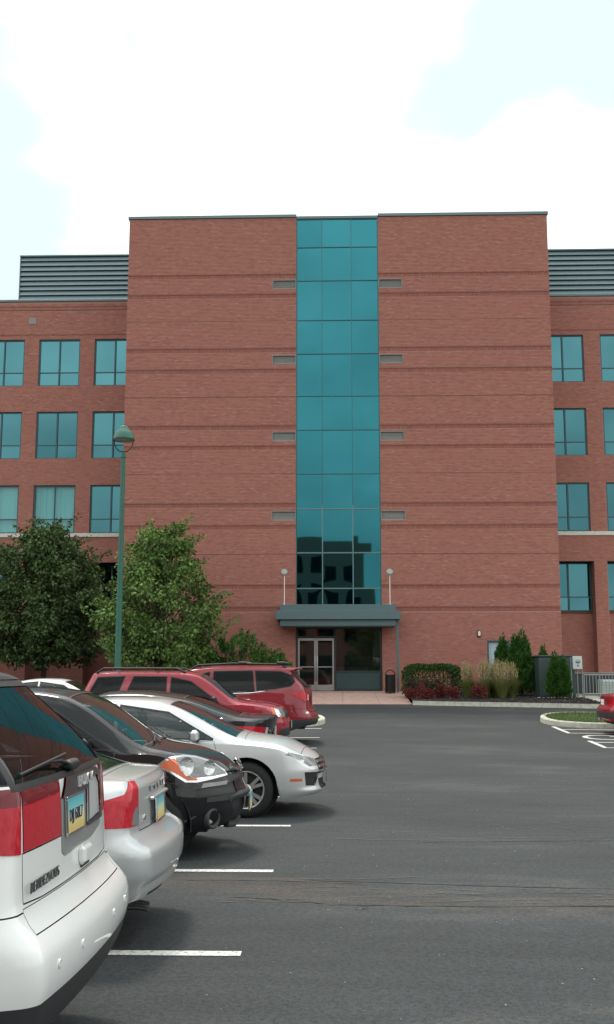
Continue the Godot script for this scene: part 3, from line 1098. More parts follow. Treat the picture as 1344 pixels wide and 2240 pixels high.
	louver("louver_screen", "slatted metal roof screen on the right wing beside the tower", 10.05, 34.0)
	# ---- the brick block across the lot, which the glass strip mirrors
	var b2 := thing("mirrored_building", "dark brick building mirrored in the lower panes of the glass strip", "building", Vector3(0, 0, 30.0))
	var wm := MB.new()
	wm.span(Vector3(-44, -0.1, 0), Vector3(4.1, 15.8, 16))
	wm.span(Vector3(-44, 15.8, 0.4), Vector3(3.2, 17.2, 16))
	wm.span(Vector3(-7.0, 17.2, 0.8), Vector3(1.7, 18.1, 14))
	var m2 := mat("brick_far", 0.30, 0.15, 0.12, 0.9)
	put(wm, "wall", m2, b2)
	for r in 4:
		for c in 14:
			var wn := MB.new()
			wn.box(Vector3(1.6 - c * 3.2, 2.6 + r * 3.75, -0.02), Vector3(1.9, 2.2, 0.08))
			put(wn, "window", M.wing_glass, b2)

func wing(called: String, label: String, x0: float, x1: float, start: float, pitch: float, ka: int, kb: int, seen_x: float, side: int) -> void:
	var t := thing(called, label, "building")
	var zf := -51.4
	var holes := []
	var rows := [[16.05, 18.5], [12.3, 14.73], [8.55, 10.97]]
	var wins := []
	for k in range(ka, kb + 1):
		var a := start + pitch * k
		var b := a + 2.1
		if a < x0 + 0.3 and side < 0: continue
		if b > x1 - 0.3 and side > 0: continue
		for r in 3:
			var h := [maxf(a, x0) , minf(b, x1), rows[r][0], rows[r][1]]
			holes.append(h)
			wins.append([a, b, rows[r][0], rows[r][1], r, k])
		holes.append([maxf(a - 0.09, x0), minf(b + 0.09, x1), 0.2, 7.1])
		wins.append([a - 0.08, b + 0.08, 4.69, 7.08, 3, k])
	var wl := MB.new()
	wall_boxes(wl, x0, x1, 0.3, 20.5, zf - 0.001, 0.3, holes)
	put(wl, "wall", M.mortar, t)
	var rc := MB.new()            # the set-back ground storey
	rc.span(Vector3(x0, 0.3, zf - 1.1), Vector3(x1, 4.6, zf - 0.75))
	put(rc, "recess_wall", M.mortar, t)
	var pier := MB.new()
	for w in wins:
		if w[4] == 3:
			pier.span(Vector3(w[1] + 0.012, 0.3, zf - 0.75), Vector3(w[1] + 0.4, 7.1, zf - 0.301))
			pier.span(Vector3(w[0] - 0.4, 0.3, zf - 0.75), Vector3(w[0] - 0.012, 7.1, zf - 0.301))
	put(pier, "pier", M.mortar, t)
	var back := MB.new()
	back.span(Vector3(x0, 0.3, zf - 12), Vector3(x1, 20.4, zf - 1.25))
	put(back, "building_core", M.room_dark, t)
	var roof := MB.new()
	roof.span(Vector3(x0, 20.0, zf - 12), Vector3(x1, 20.48, zf - 0.302))
	put(roof, "roof", M.louver_back, t)
	var vx0 := maxf(x0, -19.4) if side < 0 else x0
	var vx1 := x1 if side < 0 else minf(x1, 15.2)
	var bh := holes.duplicate()
	var lines := [20.22, 20.06, 18.74]
	for y in lines: bh.append([x0, x1, y - 0.036, y + 0.036])
	bh.append([x0, x1, 8.34, 8.55])
	bricks(t, vx0, vx1, 0.45, 20.45, zf, bh)
	bricks(t, vx0, vx1, 0.45, 4.62, zf - 0.75, [])
	for y in lines:
		var hb := MB.new()
		hb.colored = true
		var x := vx0
		while x < vx1:
			hb.col = brick_tone(true)
			hb.box(Vector3(x + 0.05, y, zf - 0.03), Vector3(0.092, 0.056, 0.11))
			x += 0.1
		put(hb, "header_course", M.brick, t)
	var sill := MB.new()
	sill.span(Vector3(x0, 8.35, zf - 0.28), Vector3(x1, 8.545, zf + 0.07), 0.012)
	put(sill, "stone_course", M.stone_trim, t)
	var sl2 := MB.new()
	sl2.span(Vector3(x0, 4.601, zf - 1.2), Vector3(x1, 4.67, zf - 0.68), 0.01)
	put(sl2, "recess_sill", M.mortar_dark, t)
	var cp := MB.new()
	cp.span(Vector3(x0, 20.5, zf - 12), Vector3(x1, 20.62, zf + 0.06), 0.015)
	put(cp, "coping", M.coping, t)
	if side < 0:
		var v := MB.new()
		v.box(Vector3(-15.55, 19.48, zf + 0.012), Vector3(0.38, 0.34, 0.04), 0.006)
		put(v, "vent", M.vent_metal, t)
	for w in wins:
		if w[0] > 22 or w[1] < -24: continue
		window(t, w, zf - (0.13 if w[4] < 3 else 0.72), side)

var pane_cache := {}
func window(t: Node, w: Array, z: float, side: int) -> void:
	var wd: float = w[1] - w[0]
	var ht: float = w[3] - w[2]
	var c := Vector3((w[0] + w[1]) * 0.5, w[2], z)
	var key := "%.2f_%.2f" % [wd, ht]
	if not pane_cache.has(key):
		var f := MB.new()
		for s in [-1.0, 1.0]: f.box(Vector3(s * (wd * 0.5 - 0.035), ht * 0.5, 0), Vector3(0.068, ht - 0.004, 0.1))
		f.box(Vector3(0, 0.035, 0), Vector3(wd - 0.14, 0.068, 0.098))
		f.box(Vector3(0, ht - 0.035, 0), Vector3(wd - 0.14, 0.068, 0.098))
		f.box(Vector3(0, ht * 0.5, 0), Vector3(0.055, ht - 0.14, 0.09))
		for s in [-1.0, 1.0]: f.box(Vector3(s * (wd * 0.25 - 0.0035), ht * 0.295, 0), Vector3(wd * 0.5 - 0.105, 0.05, 0.085))
		var ps := []
		for r in 2:
			var y0 := 0.07 if r == 0 else ht * 0.295 + 0.026
			var y1 := ht * 0.295 - 0.026 if r == 0 else ht - 0.07
			var p := MB.new()
			p.box(Vector3.ZERO, Vector3(wd * 0.5 - 0.105, y1 - y0 - 0.004, 0.016))
			ps.append([p.mesh(), (y0 + y1) * 0.5])
		pane_cache[key] = [f.mesh(), ps]
	var q = pane_cache[key]
	var o := put_mesh(q[0], "window", M.window_frame, t)
	o.position = c
	var blinds: bool = side < 0 and w[4] == 2 and (w[5] == 0 or w[5] == -1)
	for s in [-1.0, 1.0]:
		for p in q[1]:
			var g := put_mesh(p[0], "pane", M.blind_glass if blinds else M.wing_glass, o)
			g.position = Vector3(s * (wd * 0.25 - 0.0035), p[1], 0)
			g.rotation = Vector3(rf(-0.012, 0.012), rf(-0.012, 0.012), 0)
	if blinds:
		var b := MB.new()
		var x := -wd * 0.5 + 0.08
		while x < wd * 0.5 - 0.1:
			b.box(Vector3(x + 0.055, ht * 0.5, -0.14 + rf(-0.01, 0.01)), Vector3(0.108, ht - 0.1, 0.006), 0.0, Basis(Vector3.UP, rf(-0.35, 0.35)))
			x += 0.104
		put(b, "blind", M.blind, o)

func louver(called: String, label: String, x0: float, x1: float) -> void:
	var t := thing(called, label, "roof screen", Vector3(0, 20.4, -53.4))
	var b := MB.new()
	b.span(Vector3(x0 + 0.03, 0, -3.0), Vector3(x1, 3.36, -0.22))
	put(b, "back_panel", M.louver_back, t)
	for k in 12:
		var s := MB.new()
		var y := 0.12 + k * 0.272
		s.box(Vector3((x0 + x1) * 0.5, y + 0.12, -0.06), Vector3(x1 - x0 - 0.02, 0.25, 0.02), 0.004, Basis(Vector3.RIGHT, -0.42))
		put(s, "slat", M.louver, t)
	var c := MB.new()
	c.span(Vector3(x0 - 0.03, 3.36, -3.05), Vector3(x1, 3.44, 0.03), 0.01)
	put(c, "cap", M.coping, t)
	var e := MB.new()
	e.span(Vector3(x0 - 0.02, 0, -3.0), Vector3(x0 + 0.02, 3.358, 0.015), 0.006)
	put(e, "end_post", M.louver, t)

# a pane that bellies a few millimetres, as sealed double glazing does
func pillow(m: MB, w: float, h: float, belly: float) -> void:
	var n := 8
	for j in n + 1:
		for i in n + 1:
			var u := 2.0 * i / n - 1.0
			var v := 2.0 * j / n - 1.0
			var z := belly * (1.0 - u * u) * (1.0 - v * v)
			var dx := belly * -2.0 * u * (1.0 - v * v) / (w * 0.5)
			var dy := belly * -2.0 * v * (1.0 - u * u) / (h * 0.5)
			m.vert(Vector3(u * w * 0.5, v * h * 0.5, 0.012 + z), Vector3(-dx, -dy, 1.0))
	for j in n:
		for i in n:
			var a := j * (n + 1) + i
			m.tri_i(a, a + 1, a + n + 2); m.tri_i(a, a + n + 2, a + n + 1)
	m.quad(Vector3(-w, -h, -0.024) * 0.5, Vector3(-w, h, -0.024) * 0.5, Vector3(w, h, -0.024) * 0.5, Vector3(w, -h, -0.024) * 0.5)
	m.quad(Vector3(-w, -h, -0.024) * 0.5, Vector3(-w, -h, 0.024) * 0.5, Vector3(-w, h, 0.024) * 0.5, Vector3(-w, h, -0.024) * 0.5)
	m.quad(Vector3(w, -h, 0.024) * 0.5, Vector3(w, -h, -0.024) * 0.5, Vector3(w, h, -0.024) * 0.5, Vector3(w, h, 0.024) * 0.5)

# ---------------------------------------------------------------- street furniture and fittings
func street() -> void:
	# lamp post on the left island
	var lx := -6.46
	var lz := -31.0
	var l := thing("lamp_post", "tall green lamp post with a bell-shaped head left of the tower", "lamp post", Vector3(lx, gy(lz) + 0.14, lz))
	var h0 := 9.15 - gy(lz) - 0.14
	var mb := MB.new()
	mb.lathe([Vector2(0.22, -0.1), Vector2(0.22, 0.5), Vector2(0.2, 0.52), Vector2(0, 0.52)], 20)
	put(mb, "footing", M.kerb_concrete, l)
	mb = MB.new()
	mb.lathe([Vector2(0.16, 0.52), Vector2(0.16, 0.56), Vector2(0.105, 0.62), Vector2(0.088, 2.5), Vector2(0.068, h0 - 1.02), Vector2(0.082, h0 - 1.0), Vector2(0.082, h0 - 0.94), Vector2(0.06, h0 - 0.92), Vector2(0.058, h0 - 0.84), Vector2(0.075, h0 - 0.81), Vector2(0.0, h0 - 0.8)], 18)
	put(mb, "pole", M.lamp_green, l)
	mb = MB.new()
	var arc := []
	for k in 25:
		var a := PI + PI * k / 24.0
		arc.append(Vector3(0.285 * cos(a), h0 - 0.50 + 0.33 * sin(a), 0))
	mb.tube(arc, 0.016, 8)
	put(mb, "yoke", M.lamp_dark, l)
	mb = MB.new()
	mb.lathe([Vector2(0.318, h0 - 0.46), Vector2(0.325, h0 - 0.43), Vector2(0.31, h0 - 0.39), Vector2(0.285, h0 - 0.30), Vector2(0.22, h0 - 0.20), Vector2(0.145, h0 - 0.12), Vector2(0.115, h0 - 0.05), Vector2(0.10, h0 - 0.03), Vector2(0.0, h0 - 0.03)], 28, false)
	var hd := put(mb, "lamp_head", M.lamp_green, l)
	mb = MB.new()
	mb.lathe([Vector2(0.0, h0 - 0.03), Vector2(0.07, h0 - 0.03), Vector2(0.07, h0), Vector2(0.0, h0 + 0.01)], 14)
	put(mb, "vent_cap", M.lamp_dark, hd)
	mb = MB.new()
	mb.lathe([Vector2(0.325, h0 - 0.475), Vector2(0.33, h0 - 0.455), Vector2(0.315, h0 - 0.45)], 28)
	put(mb, "rim", M.lamp_dark, hd)
	mb = MB.new()
	mb.lathe([Vector2(0.0, h0 - 0.51), Vector2(0.14, h0 - 0.50), Vector2(0.25, h0 - 0.485), Vector2(0.312, h0 - 0.462)], 24, false)
	put(mb, "lens", M.lamp_lens, hd)
	# two round floodlights on thin masts over the canopy
	for s in [[-2.42, "left"], [2.28, "right"]]:
		var f := thing("canopy_floodlight", "round grey floodlight on a thin white mast at the canopy's %s end" % s[1], "floodlight", Vector3(s[0], 4.73, -47.05), 0.0, "floodlights on the canopy")
		mb = MB.new()
		mb.tube([Vector3(0, 0, 0), Vector3(0, 1.38, 0)], 0.02, 8)
		mb.box(Vector3(0, 0.012, 0), Vector3(0.12, 0.02, 0.12))
		put(mb, "mast", M.white_paint, f)
		mb = MB.new()
		mb.xf = Transform3D(Basis(Vector3.RIGHT, PI * 0.5 - 0.25), Vector3(0, 1.46, 0))
		mb.lathe([Vector2(0, -0.09), Vector2(0.09, -0.07), Vector2(0.145, 0.0), Vector2(0.15, 0.05), Vector2(0.135, 0.055)], 20, false)
		var fh := put(mb, "lamp_head", M.galvanised, f)
		mb = MB.new()
		mb.xf = Transform3D(Basis(Vector3.RIGHT, PI * 0.5 - 0.25), Vector3(0, 1.46, 0))
		mb.lathe([Vector2(0.136, 0.045), Vector2(0.08, 0.06), Vector2(0, 0.066)], 20, false)
		put(mb, "lens", M.lamp_lens, fh)
		for k in 6:
			mb = MB.new()
			var a := TAU * k / 6.0
			mb.box(Vector3(0.15 * cos(a), 1.46 + 0.15 * sin(a), 0.03), Vector3(0.03, 0.03, 0.02))
			put(mb, "clip", M.galvanised, fh)
	# wall light
	var wl := thing("wall_light", "small cream wall light in a dark bracket on the brick right of the entrance", "wall light", Vector3(6.3, 3.36, -47.985))
	mb = MB.new()
	mb.box(Vector3(0, 0.1, 0.03), Vector3(0.17, 0.3, 0.06), 0.03)
	put(mb, "bracket", M.black_metal, wl)
	mb = MB.new()
	mb.box(Vector3(0, 0.11, 0.085), Vector3(0.12, 0.22, 0.06), 0.028)
	put(mb, "lens", M.cream_lens, wl)
	# ash box beside the doors
	var ab := thing("wall_ashtray", "small black wall ashtray with a pale label left of the entrance doors", "ashtray", Vector3(-2.6, 1.72, -47.985))
	mb = MB.new()
	mb.box(Vector3(0, 0.16, 0.06), Vector3(0.42, 0.34, 0.12), 0.015)
	put(mb, "box", M.black_metal, ab)
	mb = MB.new()
	mb.box(Vector3(0.02, 0.09, 0.123), Vector3(0.1, 0.16, 0.006))
	put(mb, "label_plate", M.white_paint, ab)
	mb = MB.new()
	mb.box(Vector3(0, 0.35, 0.07), Vector3(0.46, 0.05, 0.16), 0.01)
	put(mb, "lid", M.black_metal, ab)
	# litter bin of upright slats
	var bin := thing("litter_bin", "black slatted litter bin with an arched hood right of the entrance", "litter bin", Vector3(2.23, 0.855, -46.6))
	mb = MB.new()
	mb.lathe([Vector2(0, 0.03), Vector2(0.185, 0.03), Vector2(0.2, 0.78), Vector2(0.19, 0.79), Vector2(0, 0.74)], 20)
	put(mb, "liner", M.plastic_black, bin)
	for k in 22:
		var a := TAU * k / 22.0
		mb = MB.new()
		mb.box(Vector3(cos(a) * 0.218, 0.41, sin(a) * 0.218), Vector3(0.012, 0.76, 0.04), 0.0, Basis(Vector3.UP, -a))
		put(mb, "slat", M.black_metal, bin)
	for y in [0.06, 0.79]:
		mb = MB.new()
		var ring := []
		for k in 25: ring.append(Vector3(cos(TAU * k / 24.0) * 0.225, y, sin(TAU * k / 24.0) * 0.225))
		mb.tube(ring, 0.016, 6, false)
		put(mb, "hoop", M.black_metal, bin)
	mb = MB.new()
	var hood := []
	for k in 17: hood.append(Vector3(cos(PI * k / 16.0) * 0.2, 0.8 + sin(PI * k / 16.0) * 0.2, 0))
	mb.tube(hood, 0.022, 8)
	put(mb, "hood", M.black_metal, bin)
	# transformer cabinet
	var tf := thing("transformer_cabinet", "dark green transformer cabinet behind the small conical evergreens on the right", "electrical cabinet", Vector3(8.66, 0.74, -43.3))
	mb = MB.new()
	mb.box(Vector3(0, 0.83, 0), Vector3(1.46, 1.62, 1.2), 0.07)
	put(mb, "cabinet", M.dark_green_paint, tf)
	mb = MB.new()
	mb.box(Vector3(0, 1.66, 0.0), Vector3(1.5, 0.06, 1.26), 0.02)
	put(mb, "lid", M.dark_green_paint, tf)
	for s in [-1.0, 1.0]:
		mb = MB.new()
		mb.box(Vector3(s * 0.355, 0.82, 0.605), Vector3(0.69, 1.44, 0.02), 0.008)
		put(mb, "cabinet_door", M.dark_green_paint, tf)
	mb = MB.new()
	mb.box(Vector3(0, -0.02, 0), Vector3(1.7, 0.12, 1.4), 0.02)
	put(mb, "pad", M.kerb_concrete, tf)
	# meter on posts
	var mt := thing("meter_box", "pale grey meter box on galvanised posts beside the transformer cabinet", "meter", Vector3(9.31, 0.74, -42.2))
	for x in [-0.2, 0.03, 0.22]:
		mb = MB.new()
		mb.tube([Vector3(x, -0.05, 0), Vector3(x, 1.62 if x < 0 else 1.2, 0)], 0.024, 8)
		put(mb, "post", M.galvanised, mt)
	mb = MB.new()
	mb.box(Vector3(0.03, 1.39, 0.07), Vector3(0.36, 0.5, 0.14), 0.015)
	var mbx := put(mb, "box", M.box_grey, mt)
	mb = MB.new()
	mb.xf = Transform3D(Basis(Vector3.RIGHT, PI * 0.5), Vector3(0.04, 1.45, 0.14))
	mb.lathe([Vector2(0.085, 0), Vector2(0.08, 0.035), Vector2(0.0, 0.04)], 18)
	put(mb, "dial", M.lamp_lens, mbx)
	mb = MB.new()
	var cres := []
	for k in 13: cres.append(Vector3(0.04 + 0.07 * cos(PI + PI * k / 12.0), 1.45 + 0.06 * sin(PI + PI * k / 12.0), 0.182))
	mb.tube(cres, 0.012, 6)
	put(mb, "dial_ring", M.black_metal, mbx)
	mb = MB.new()
	mb.box(Vector3(0.04, 1.27, 0.143), Vector3(0.06, 0.05, 0.008))
	put(mb, "tag", M.plastic_grey, mbx)
	# railing on the side path
	var rl := thing("path_railing", "grey metal railing beside the path at the right edge", "railing", Vector3(9.66, 0.80, -42.6))
	for y in [0.12, 0.86]:
		mb = MB.new()
		mb.tube([Vector3(0, y, 0), Vector3(3.2, y, 0.0)], 0.024, 8)
		put(mb, "rail", M.galvanised, rl)
	for k in 6:
		mb = MB.new()
		mb.tube([Vector3(0.02 + k * 0.62, -0.08, 0), Vector3(0.02 + k * 0.62, 0.88, 0)], 0.03, 8)
		put(mb, "post", M.galvanised, rl)
	for k in 24:
		mb = MB.new()
		mb.box(Vector3(0.12 + k * 0.127, 0.49, 0), Vector3(0.022, 0.72, 0.022))
		put(mb, "baluster", M.galvanised, rl)
	var hv := thing("condenser_unit", "pale grey condenser unit behind the path railing", "condenser", Vector3(11.15, 0.86, -44.6))
	mb = MB.new()
	mb.box(Vector3(0, 0.3, 0), Vector3(0.75, 0.6, 0.75), 0.03)
	put(mb, "casing", M.box_grey, hv)
	for k in 7:
		mb = MB.new()
		mb.box(Vector3(0, 0.1 + k * 0.065, 0.38), Vector3(0.62, 0.02, 0.02))
		put(mb, "fin", M.vent_metal, hv)
	var h2 := thing("dark_equipment_box", "long dark equipment box behind the path railing", "equipment", Vector3(10.9, 0.86, -45.9))
	mb = MB.new()
	mb.box(Vector3(0, 0.42, 0), Vector3(2.2, 0.84, 0.8), 0.04)
	put(mb, "casing", M.plastic_grey, h2)
	mb = MB.new()
	mb.box(Vector3(0, 0.86, 0), Vector3(2.28, 0.05, 0.88), 0.015)
	put(mb, "lid", M.vent_metal, h2)

# ---------------------------------------------------------------- planting
func leaf(mb: MB, p: Vector3, d: Vector3, side: Vector3, ln: float, wd: float, c: Color) -> void:
	var nn := side.cross(d).normalized()
	var m := p + d * ln * 0.45
	var i := mb.v.size()
	mb.v.append(p); mb.v.append(m + side * wd * 0.5 + nn * wd * 0.12); mb.v.append(p + d * ln); mb.v.append(m - side * wd * 0.5 + nn * wd * 0.12)
	for k in 4:
		mb.n.append(nn)
		mb.c.append(c)
	mb.ix.append_array(PackedInt32Array([i, i + 2, i + 1, i, i + 3, i + 2]))

func rdir() -> Vector3:
	var z := rf(-1, 1)
	var a := rf(0, TAU)
	var r := sqrt(1.0 - z * z)
	return Vector3(r * cos(a), z, r * sin(a))

# cloud of leaves round a centre; leaves sit towards the outside, tips outward and hanging a little
func clump(mb: MB, c: Vector3, rad: Vector3, count: int, ln: float, wd: float, base: Color, vary: float, droop := 0.35) -> void:
	var tone := rf(1.0 - vary, 1.0 + vary)
	for k in count:
		var d := rdir()
		var r := pow(rng.randf(), 0.45)
		var p := c + d * r * rad
		var dir := (d * 0.7 + rdir() * 0.7 + Vector3(0, -droop, 0)).normalized()
		var side := dir.cross(rdir())
		if side.length() < 0.05: side = dir.cross(Vector3.UP + Vector3.RIGHT * 0.3)
		side = side.normalized()
		var s := rf(0.75, 1.3)
		var v := tone * rf(0.75, 1.28)
		leaf(mb, p, dir, side, ln * s, wd * s, Color(base.r * v * rf(0.9, 1.15), base.g * v, base.b * v))

func tree(called: String, label: String, at: Vector3, prof: Array, y0: float, y1: float, clumps: int, per: int, base: Color, sd: int, loose: float, stretch := 1.0) -> Node3D:
	rng.seed = sd
	var t := thing(called, label, "tree", at)
	var tk := MB.new()
	var top := lerpf(y0, y1, 0.82)
	var path := []
	var rad := []
	for k in 9:
		var f := k / 8.0
		path.append(Vector3(0.12 * sin(f * 4.0 + sd), lerpf(-0.1, top, f), 0.1 * cos(f * 3.0 + sd)))
		rad.append(lerpf(0.13, 0.025, f))
	tk.tube(path, rad, 9)
	var cr := MB.new()
	for k in clumps:
		var f := (k + rng.randf()) / clumps
		f = 1.0 - pow(1.0 - f, 0.85)
		var y := lerpf(y0, y1, f)
		var rmax := cu(prof, f)
		var a := k * 2.399 + rf(-0.4, 0.4)
		var rr := rmax * sqrt(rf(0.25, 1.0)) * rf(0.8, 1.12)
		var c := Vector3(cos(a) * rr * stretch, y + rf(-0.2, 0.2), sin(a) * rr)
		var s := rf(0.34, 0.62) * (0.75 + 0.35 * rmax / 2.6)
		# limb to the clump
		var j := clampf((y - 0.7 - rr * 0.5) / top, 0.3, 0.95)
		var q: Vector3 = path[clampi(int(j * 8), 0, 8)]
		tk.tube([q, q.lerp(c, 0.5) + Vector3(0, 0.12, 0), c], [0.035, 0.02, 0.006], 5, false)
		clump(cr, c, Vector3(s, s * 0.72, s), per, 0.155, 0.10, base, 0.3)
		if rng.randf() < loose:       # twigs that stick out of the outline
			var o := (c - Vector3(0, y, 0)).normalized() + Vector3(0, rf(0.1, 0.9), 0)
			for m in 5:
				clump(cr, c + o * (s * 0.7 + m * 0.13), Vector3.ONE * 0.11, 8, 0.14, 0.085, base, 0.2)
	# inner filling so that the heart of the crown is dense
	for k in clumps / 3:
		var f := rf(0.05, 0.85)
		var rr := cu(prof, f) * 0.5 * rng.randf()
		var a := rf(0, TAU)
		clump(cr, Vector3(cos(a) * rr, lerpf(y0, y1, f), sin(a) * rr), Vector3.ONE * 0.55, per / 2, 0.15, 0.1, base, 0.2)
	put(tk, "trunk", M.bark, t)
	put(cr, "crown", M.leaf, t)
	return t

func conifer(called: String, label: String, at: Vector3, w: float, h: float, count: int, sd: int, base: Color, peaks: Array) -> Node3D:
	rng.seed = sd
	var t := thing(called, label, "evergreen", at, 0.0, "conical evergreens in the bed")
	var mb := MB.new()
	for pk in peaks:          # (x offset, height factor, width factor)
		var hh: float = h * pk[1]
		var ww: float = w * pk[2]
		for k in count:
			var f := 1.0 - sqrt(rng.randf())
			f = lerpf(rng.randf(), f, 0.75)
			var prof := (1.0 - pow(f, 1.7)) * minf(1.0, 0.55 + f * 3.5)
			var a := rf(0, TAU)
			var lump := 1.0 + 0.16 * sin(a * 3.0 + f * 21.0 + sd) + 0.1 * sin(a * 7.0 - f * 33.0)
			var r: float = ww * 0.5 * prof * lump * pow(rng.randf(), 0.16)
			var d := Vector3(cos(a), 0, sin(a))
			var p := Vector3(pk[0], 0.06 + f * hh * 0.97, 0) + d * r
			var dir := (d * rf(0.2, 0.8) + Vector3(0, 1.0, 0) + rdir() * 0.45).normalized()
			var side := dir.cross(rdir()).normalized()
			var v := rf(0.6, 1.35)
			leaf(mb, p, dir, side, rf(0.09, 0.19), rf(0.035, 0.075), Color(base.r * v * rf(0.85, 1.3), base.g * v, base.b * v))
	put(mb, "foliage", M.leaf, t)
	var tk := MB.new()
	tk.tube([Vector3(0, -0.1, 0), Vector3(0, h * 0.8, 0)], [0.05, 0.01], 7)
	put(tk, "trunk", M.bark, t)
	return t

func planting() -> void:
	var g1 := Color(0.115, 0.195, 0.052)
	var g2 := Color(0.064, 0.108, 0.038)
	tree("maple_tree", "lighter green young tree with an airy crown in front of the tower's left corner", Vector3(-7.3, 0.68, -43.2), pv([0, 1.4, 0.12, 2.25, 0.3, 2.6, 0.48, 2.35, 0.65, 1.85, 0.82, 1.45, 0.94, 1.0, 1.0, 0.6]), 1.3, 6.95, 108, 150, g1, 41, 0.6)
	tree("maple_tree", "dark green broad tree in front of the left wing's windows", Vector3(-12.9, 0.75, -46.0), pv([0, 1.7, 0.12, 2.6, 0.35, 2.95, 0.6, 2.5, 0.8, 1.8, 0.93, 1.2, 1.0, 0.4]), 1.5, 7.3, 160, 170, g2, 57, 0.5)
	tree("maple_tree", "dark tree cut off by the left edge behind the white sedan", Vector3(-17.6, 0.75, -45.0), pv([0, 1.8, 0.3, 2.7, 0.6, 2.2, 0.85, 1.3, 1.0, 0.4]), 1.1, 6.4, 90, 160, g2, 63, 0.4)
	# trees across the lot, seen only in the ground-floor glass
	tree("mirrored_tree", "leafy tree mirrored in the ground-floor glass beside the doors", Vector3(3.6, 0, 19.0), pv([0, 1.6, 0.3, 2.8, 0.6, 2.4, 0.85, 1.4, 1.0, 0.4]), 1.2, 7.6, 80, 140, g1, 71, 0.3)
	tree("mirrored_tree", "second leafy tree mirrored at the right of the ground-floor glass", Vector3(8.6, 0, 22.0), pv([0, 1.6, 0.3, 2.8, 0.6, 2.4, 0.85, 1.4, 1.0, 0.4]), 1.0, 7.0, 80, 140, g1, 73, 0.3)
	# spreading juniper behind the red cars
	rng.seed = 81
	var ju := thing("juniper", "wide bright green juniper spreading along the tower wall behind the red cars", "shrub", Vector3(-4.6, 0.75, -44.9))
	var jm := MB.new()
	var jb := MB.new()
	for k in 300:
		var x := rf(-2.5, 2.4)
		var env := 1.0 - pow(absf(x) / 2.75, 4.0)
		var c := Vector3(x, rf(0.12, 1.0) * 2.3 * env * (1.0 + 0.1 * sin(x * 3.1)), rf(-0.7, 1.0) * env)
		var dir := Vector3(x * 0.25 + rf(-0.7, 0.7), rf(0.2, 0.8), rf(-0.4, 0.7)).normalized()
		jb.tube([Vector3(x * 0.5, 0, 0), c], [0.02, 0.006], 5, false)
		for m in 75:
			var t := rng.randf()
			var p := c + dir * (t - 0.4) * 0.7 + rdir() * 0.16 * (1.15 - t)
			var d := (dir + rdir() * 0.75).normalized()
			var v := rf(0.6, 1.35)
			leaf(jm, p, d, d.cross(rdir()).normalized(), rf(0.09, 0.18), rf(0.03, 0.06), Color(0.062 * v, 0.165 * v, 0.03 * v))
	put(jm, "foliage", M.leaf, ju)
	put(jb, "stems", M.bark, ju)
	# clipped box hedge
	rng.seed = 83
	var hg := thing("box_hedge", "low clipped dark green hedge right of the litter bin", "hedge", Vector3(3.85, 0.80, -44.4))
	var hm := MB.new()
	for k in 11000:
		var x := rf(-1.22, 1.2)
		var y := pow(rng.randf(), 0.6) * 1.27
		var z := rf(-0.62, 0.62)
		var d := Vector3(x / 1.22, (y - 0.6) / 0.66, z / 0.62)
		var e := pow(absf(d.x), 5.0) + pow(absf(d.y), 5.0) + pow(absf(d.z), 5.0)
		var lump := 1.0 + 0.1 * sin(x * 6.0 + y * 4.0) + 0.08 * sin(z * 9.0 + x * 11.0)
		if e > lump or e < 0.1: continue
		var o := (d + rdir() * 0.9).normalized()
		var v := rf(0.55, 1.35)
		leaf(hm, Vector3(x, y + 0.02, z), o, o.cross(rdir()).normalized(), rf(0.06, 0.1), rf(0.035, 0.06), Color(0.038 * v * rf(0.8, 1.4), 0.085 * v, 0.02 * v))
	put(hm, "foliage", M.leaf, hg)
	var hs := MB.new()
	for k in 9: hs.tube([Vector3(-1.0 + k * 0.25, -0.05, rf(-0.3, 0.3)), Vector3(-1.0 + k * 0.25 + rf(-0.1, 0.1), 0.9, rf(-0.3, 0.3))], [0.025, 0.008], 5)
	put(hs, "stems", M.bark, hg)
	# brown-leaved twiggy shrub in front of the hedge
	rng.seed = 84
	var br := thing("brown_shrub", "dull brown-green shrub in front of the clipped hedge", "shrub", Vector3(3.45, 0.77, -43.4))
	var bm := MB.new()
	for k in 26: clump(bm, Vector3(rf(-0.75, 0.75), rf(0.2, 0.62), rf(-0.3, 0.3)), Vector3(0.25, 0.22, 0.25), 110, 0.06, 0.04, Color(0.034, 0.036, 0.017), 0.3, 0.0)
	put(bm, "foliage", M.leaf, br)
	# red barberries
	var spots := [[2.98, -42.2, 0.78, 0.55, "beside the apron corner"], [3.38, -41.6, 0.5, 0.4, "small, second from the apron"], [4.0, -42.4, 0.45, 0.55, "under the hedge's middle"], [4.4, -41.9, 0.6, 0.45, "under the hedge's right end"], [5.42, -41.5, 0.62, 0.55, "in front of the tall grasses"]]
	for s in spots:
		rng.seed = int(s[0] * 100)
		var b := thing("red_barberry", "dark red leaved barberry bush %s" % s[4], "shrub", Vector3(s[0], 0.73, s[1]), 0.0, "red barberry bushes in the bed")
		var m := MB.new()
		for k in 14: clump(m, Vector3(rf(-0.5, 0.5) * s[2] * 0.75, rf(0.2, 0.85) * s[3], rf(-0.3, 0.3) * s[2]), Vector3.ONE * 0.15, 110, 0.05, 0.032, Color(0.13, 0.026, 0.026), 0.35, 0.0)
		put(m, "foliage", M.leaf, b)
	# tall feather grasses
	var gs := [[5.15, -42.9, "leftmost, next to the hedge"], [5.75, -42.5, "behind the red barberry"], [6.2, -42.9, "middle of the row"], [6.35, -41.9, "front, between its taller neighbours"], [6.8, -42.4, "rightmost, beside the tall evergreen"]]
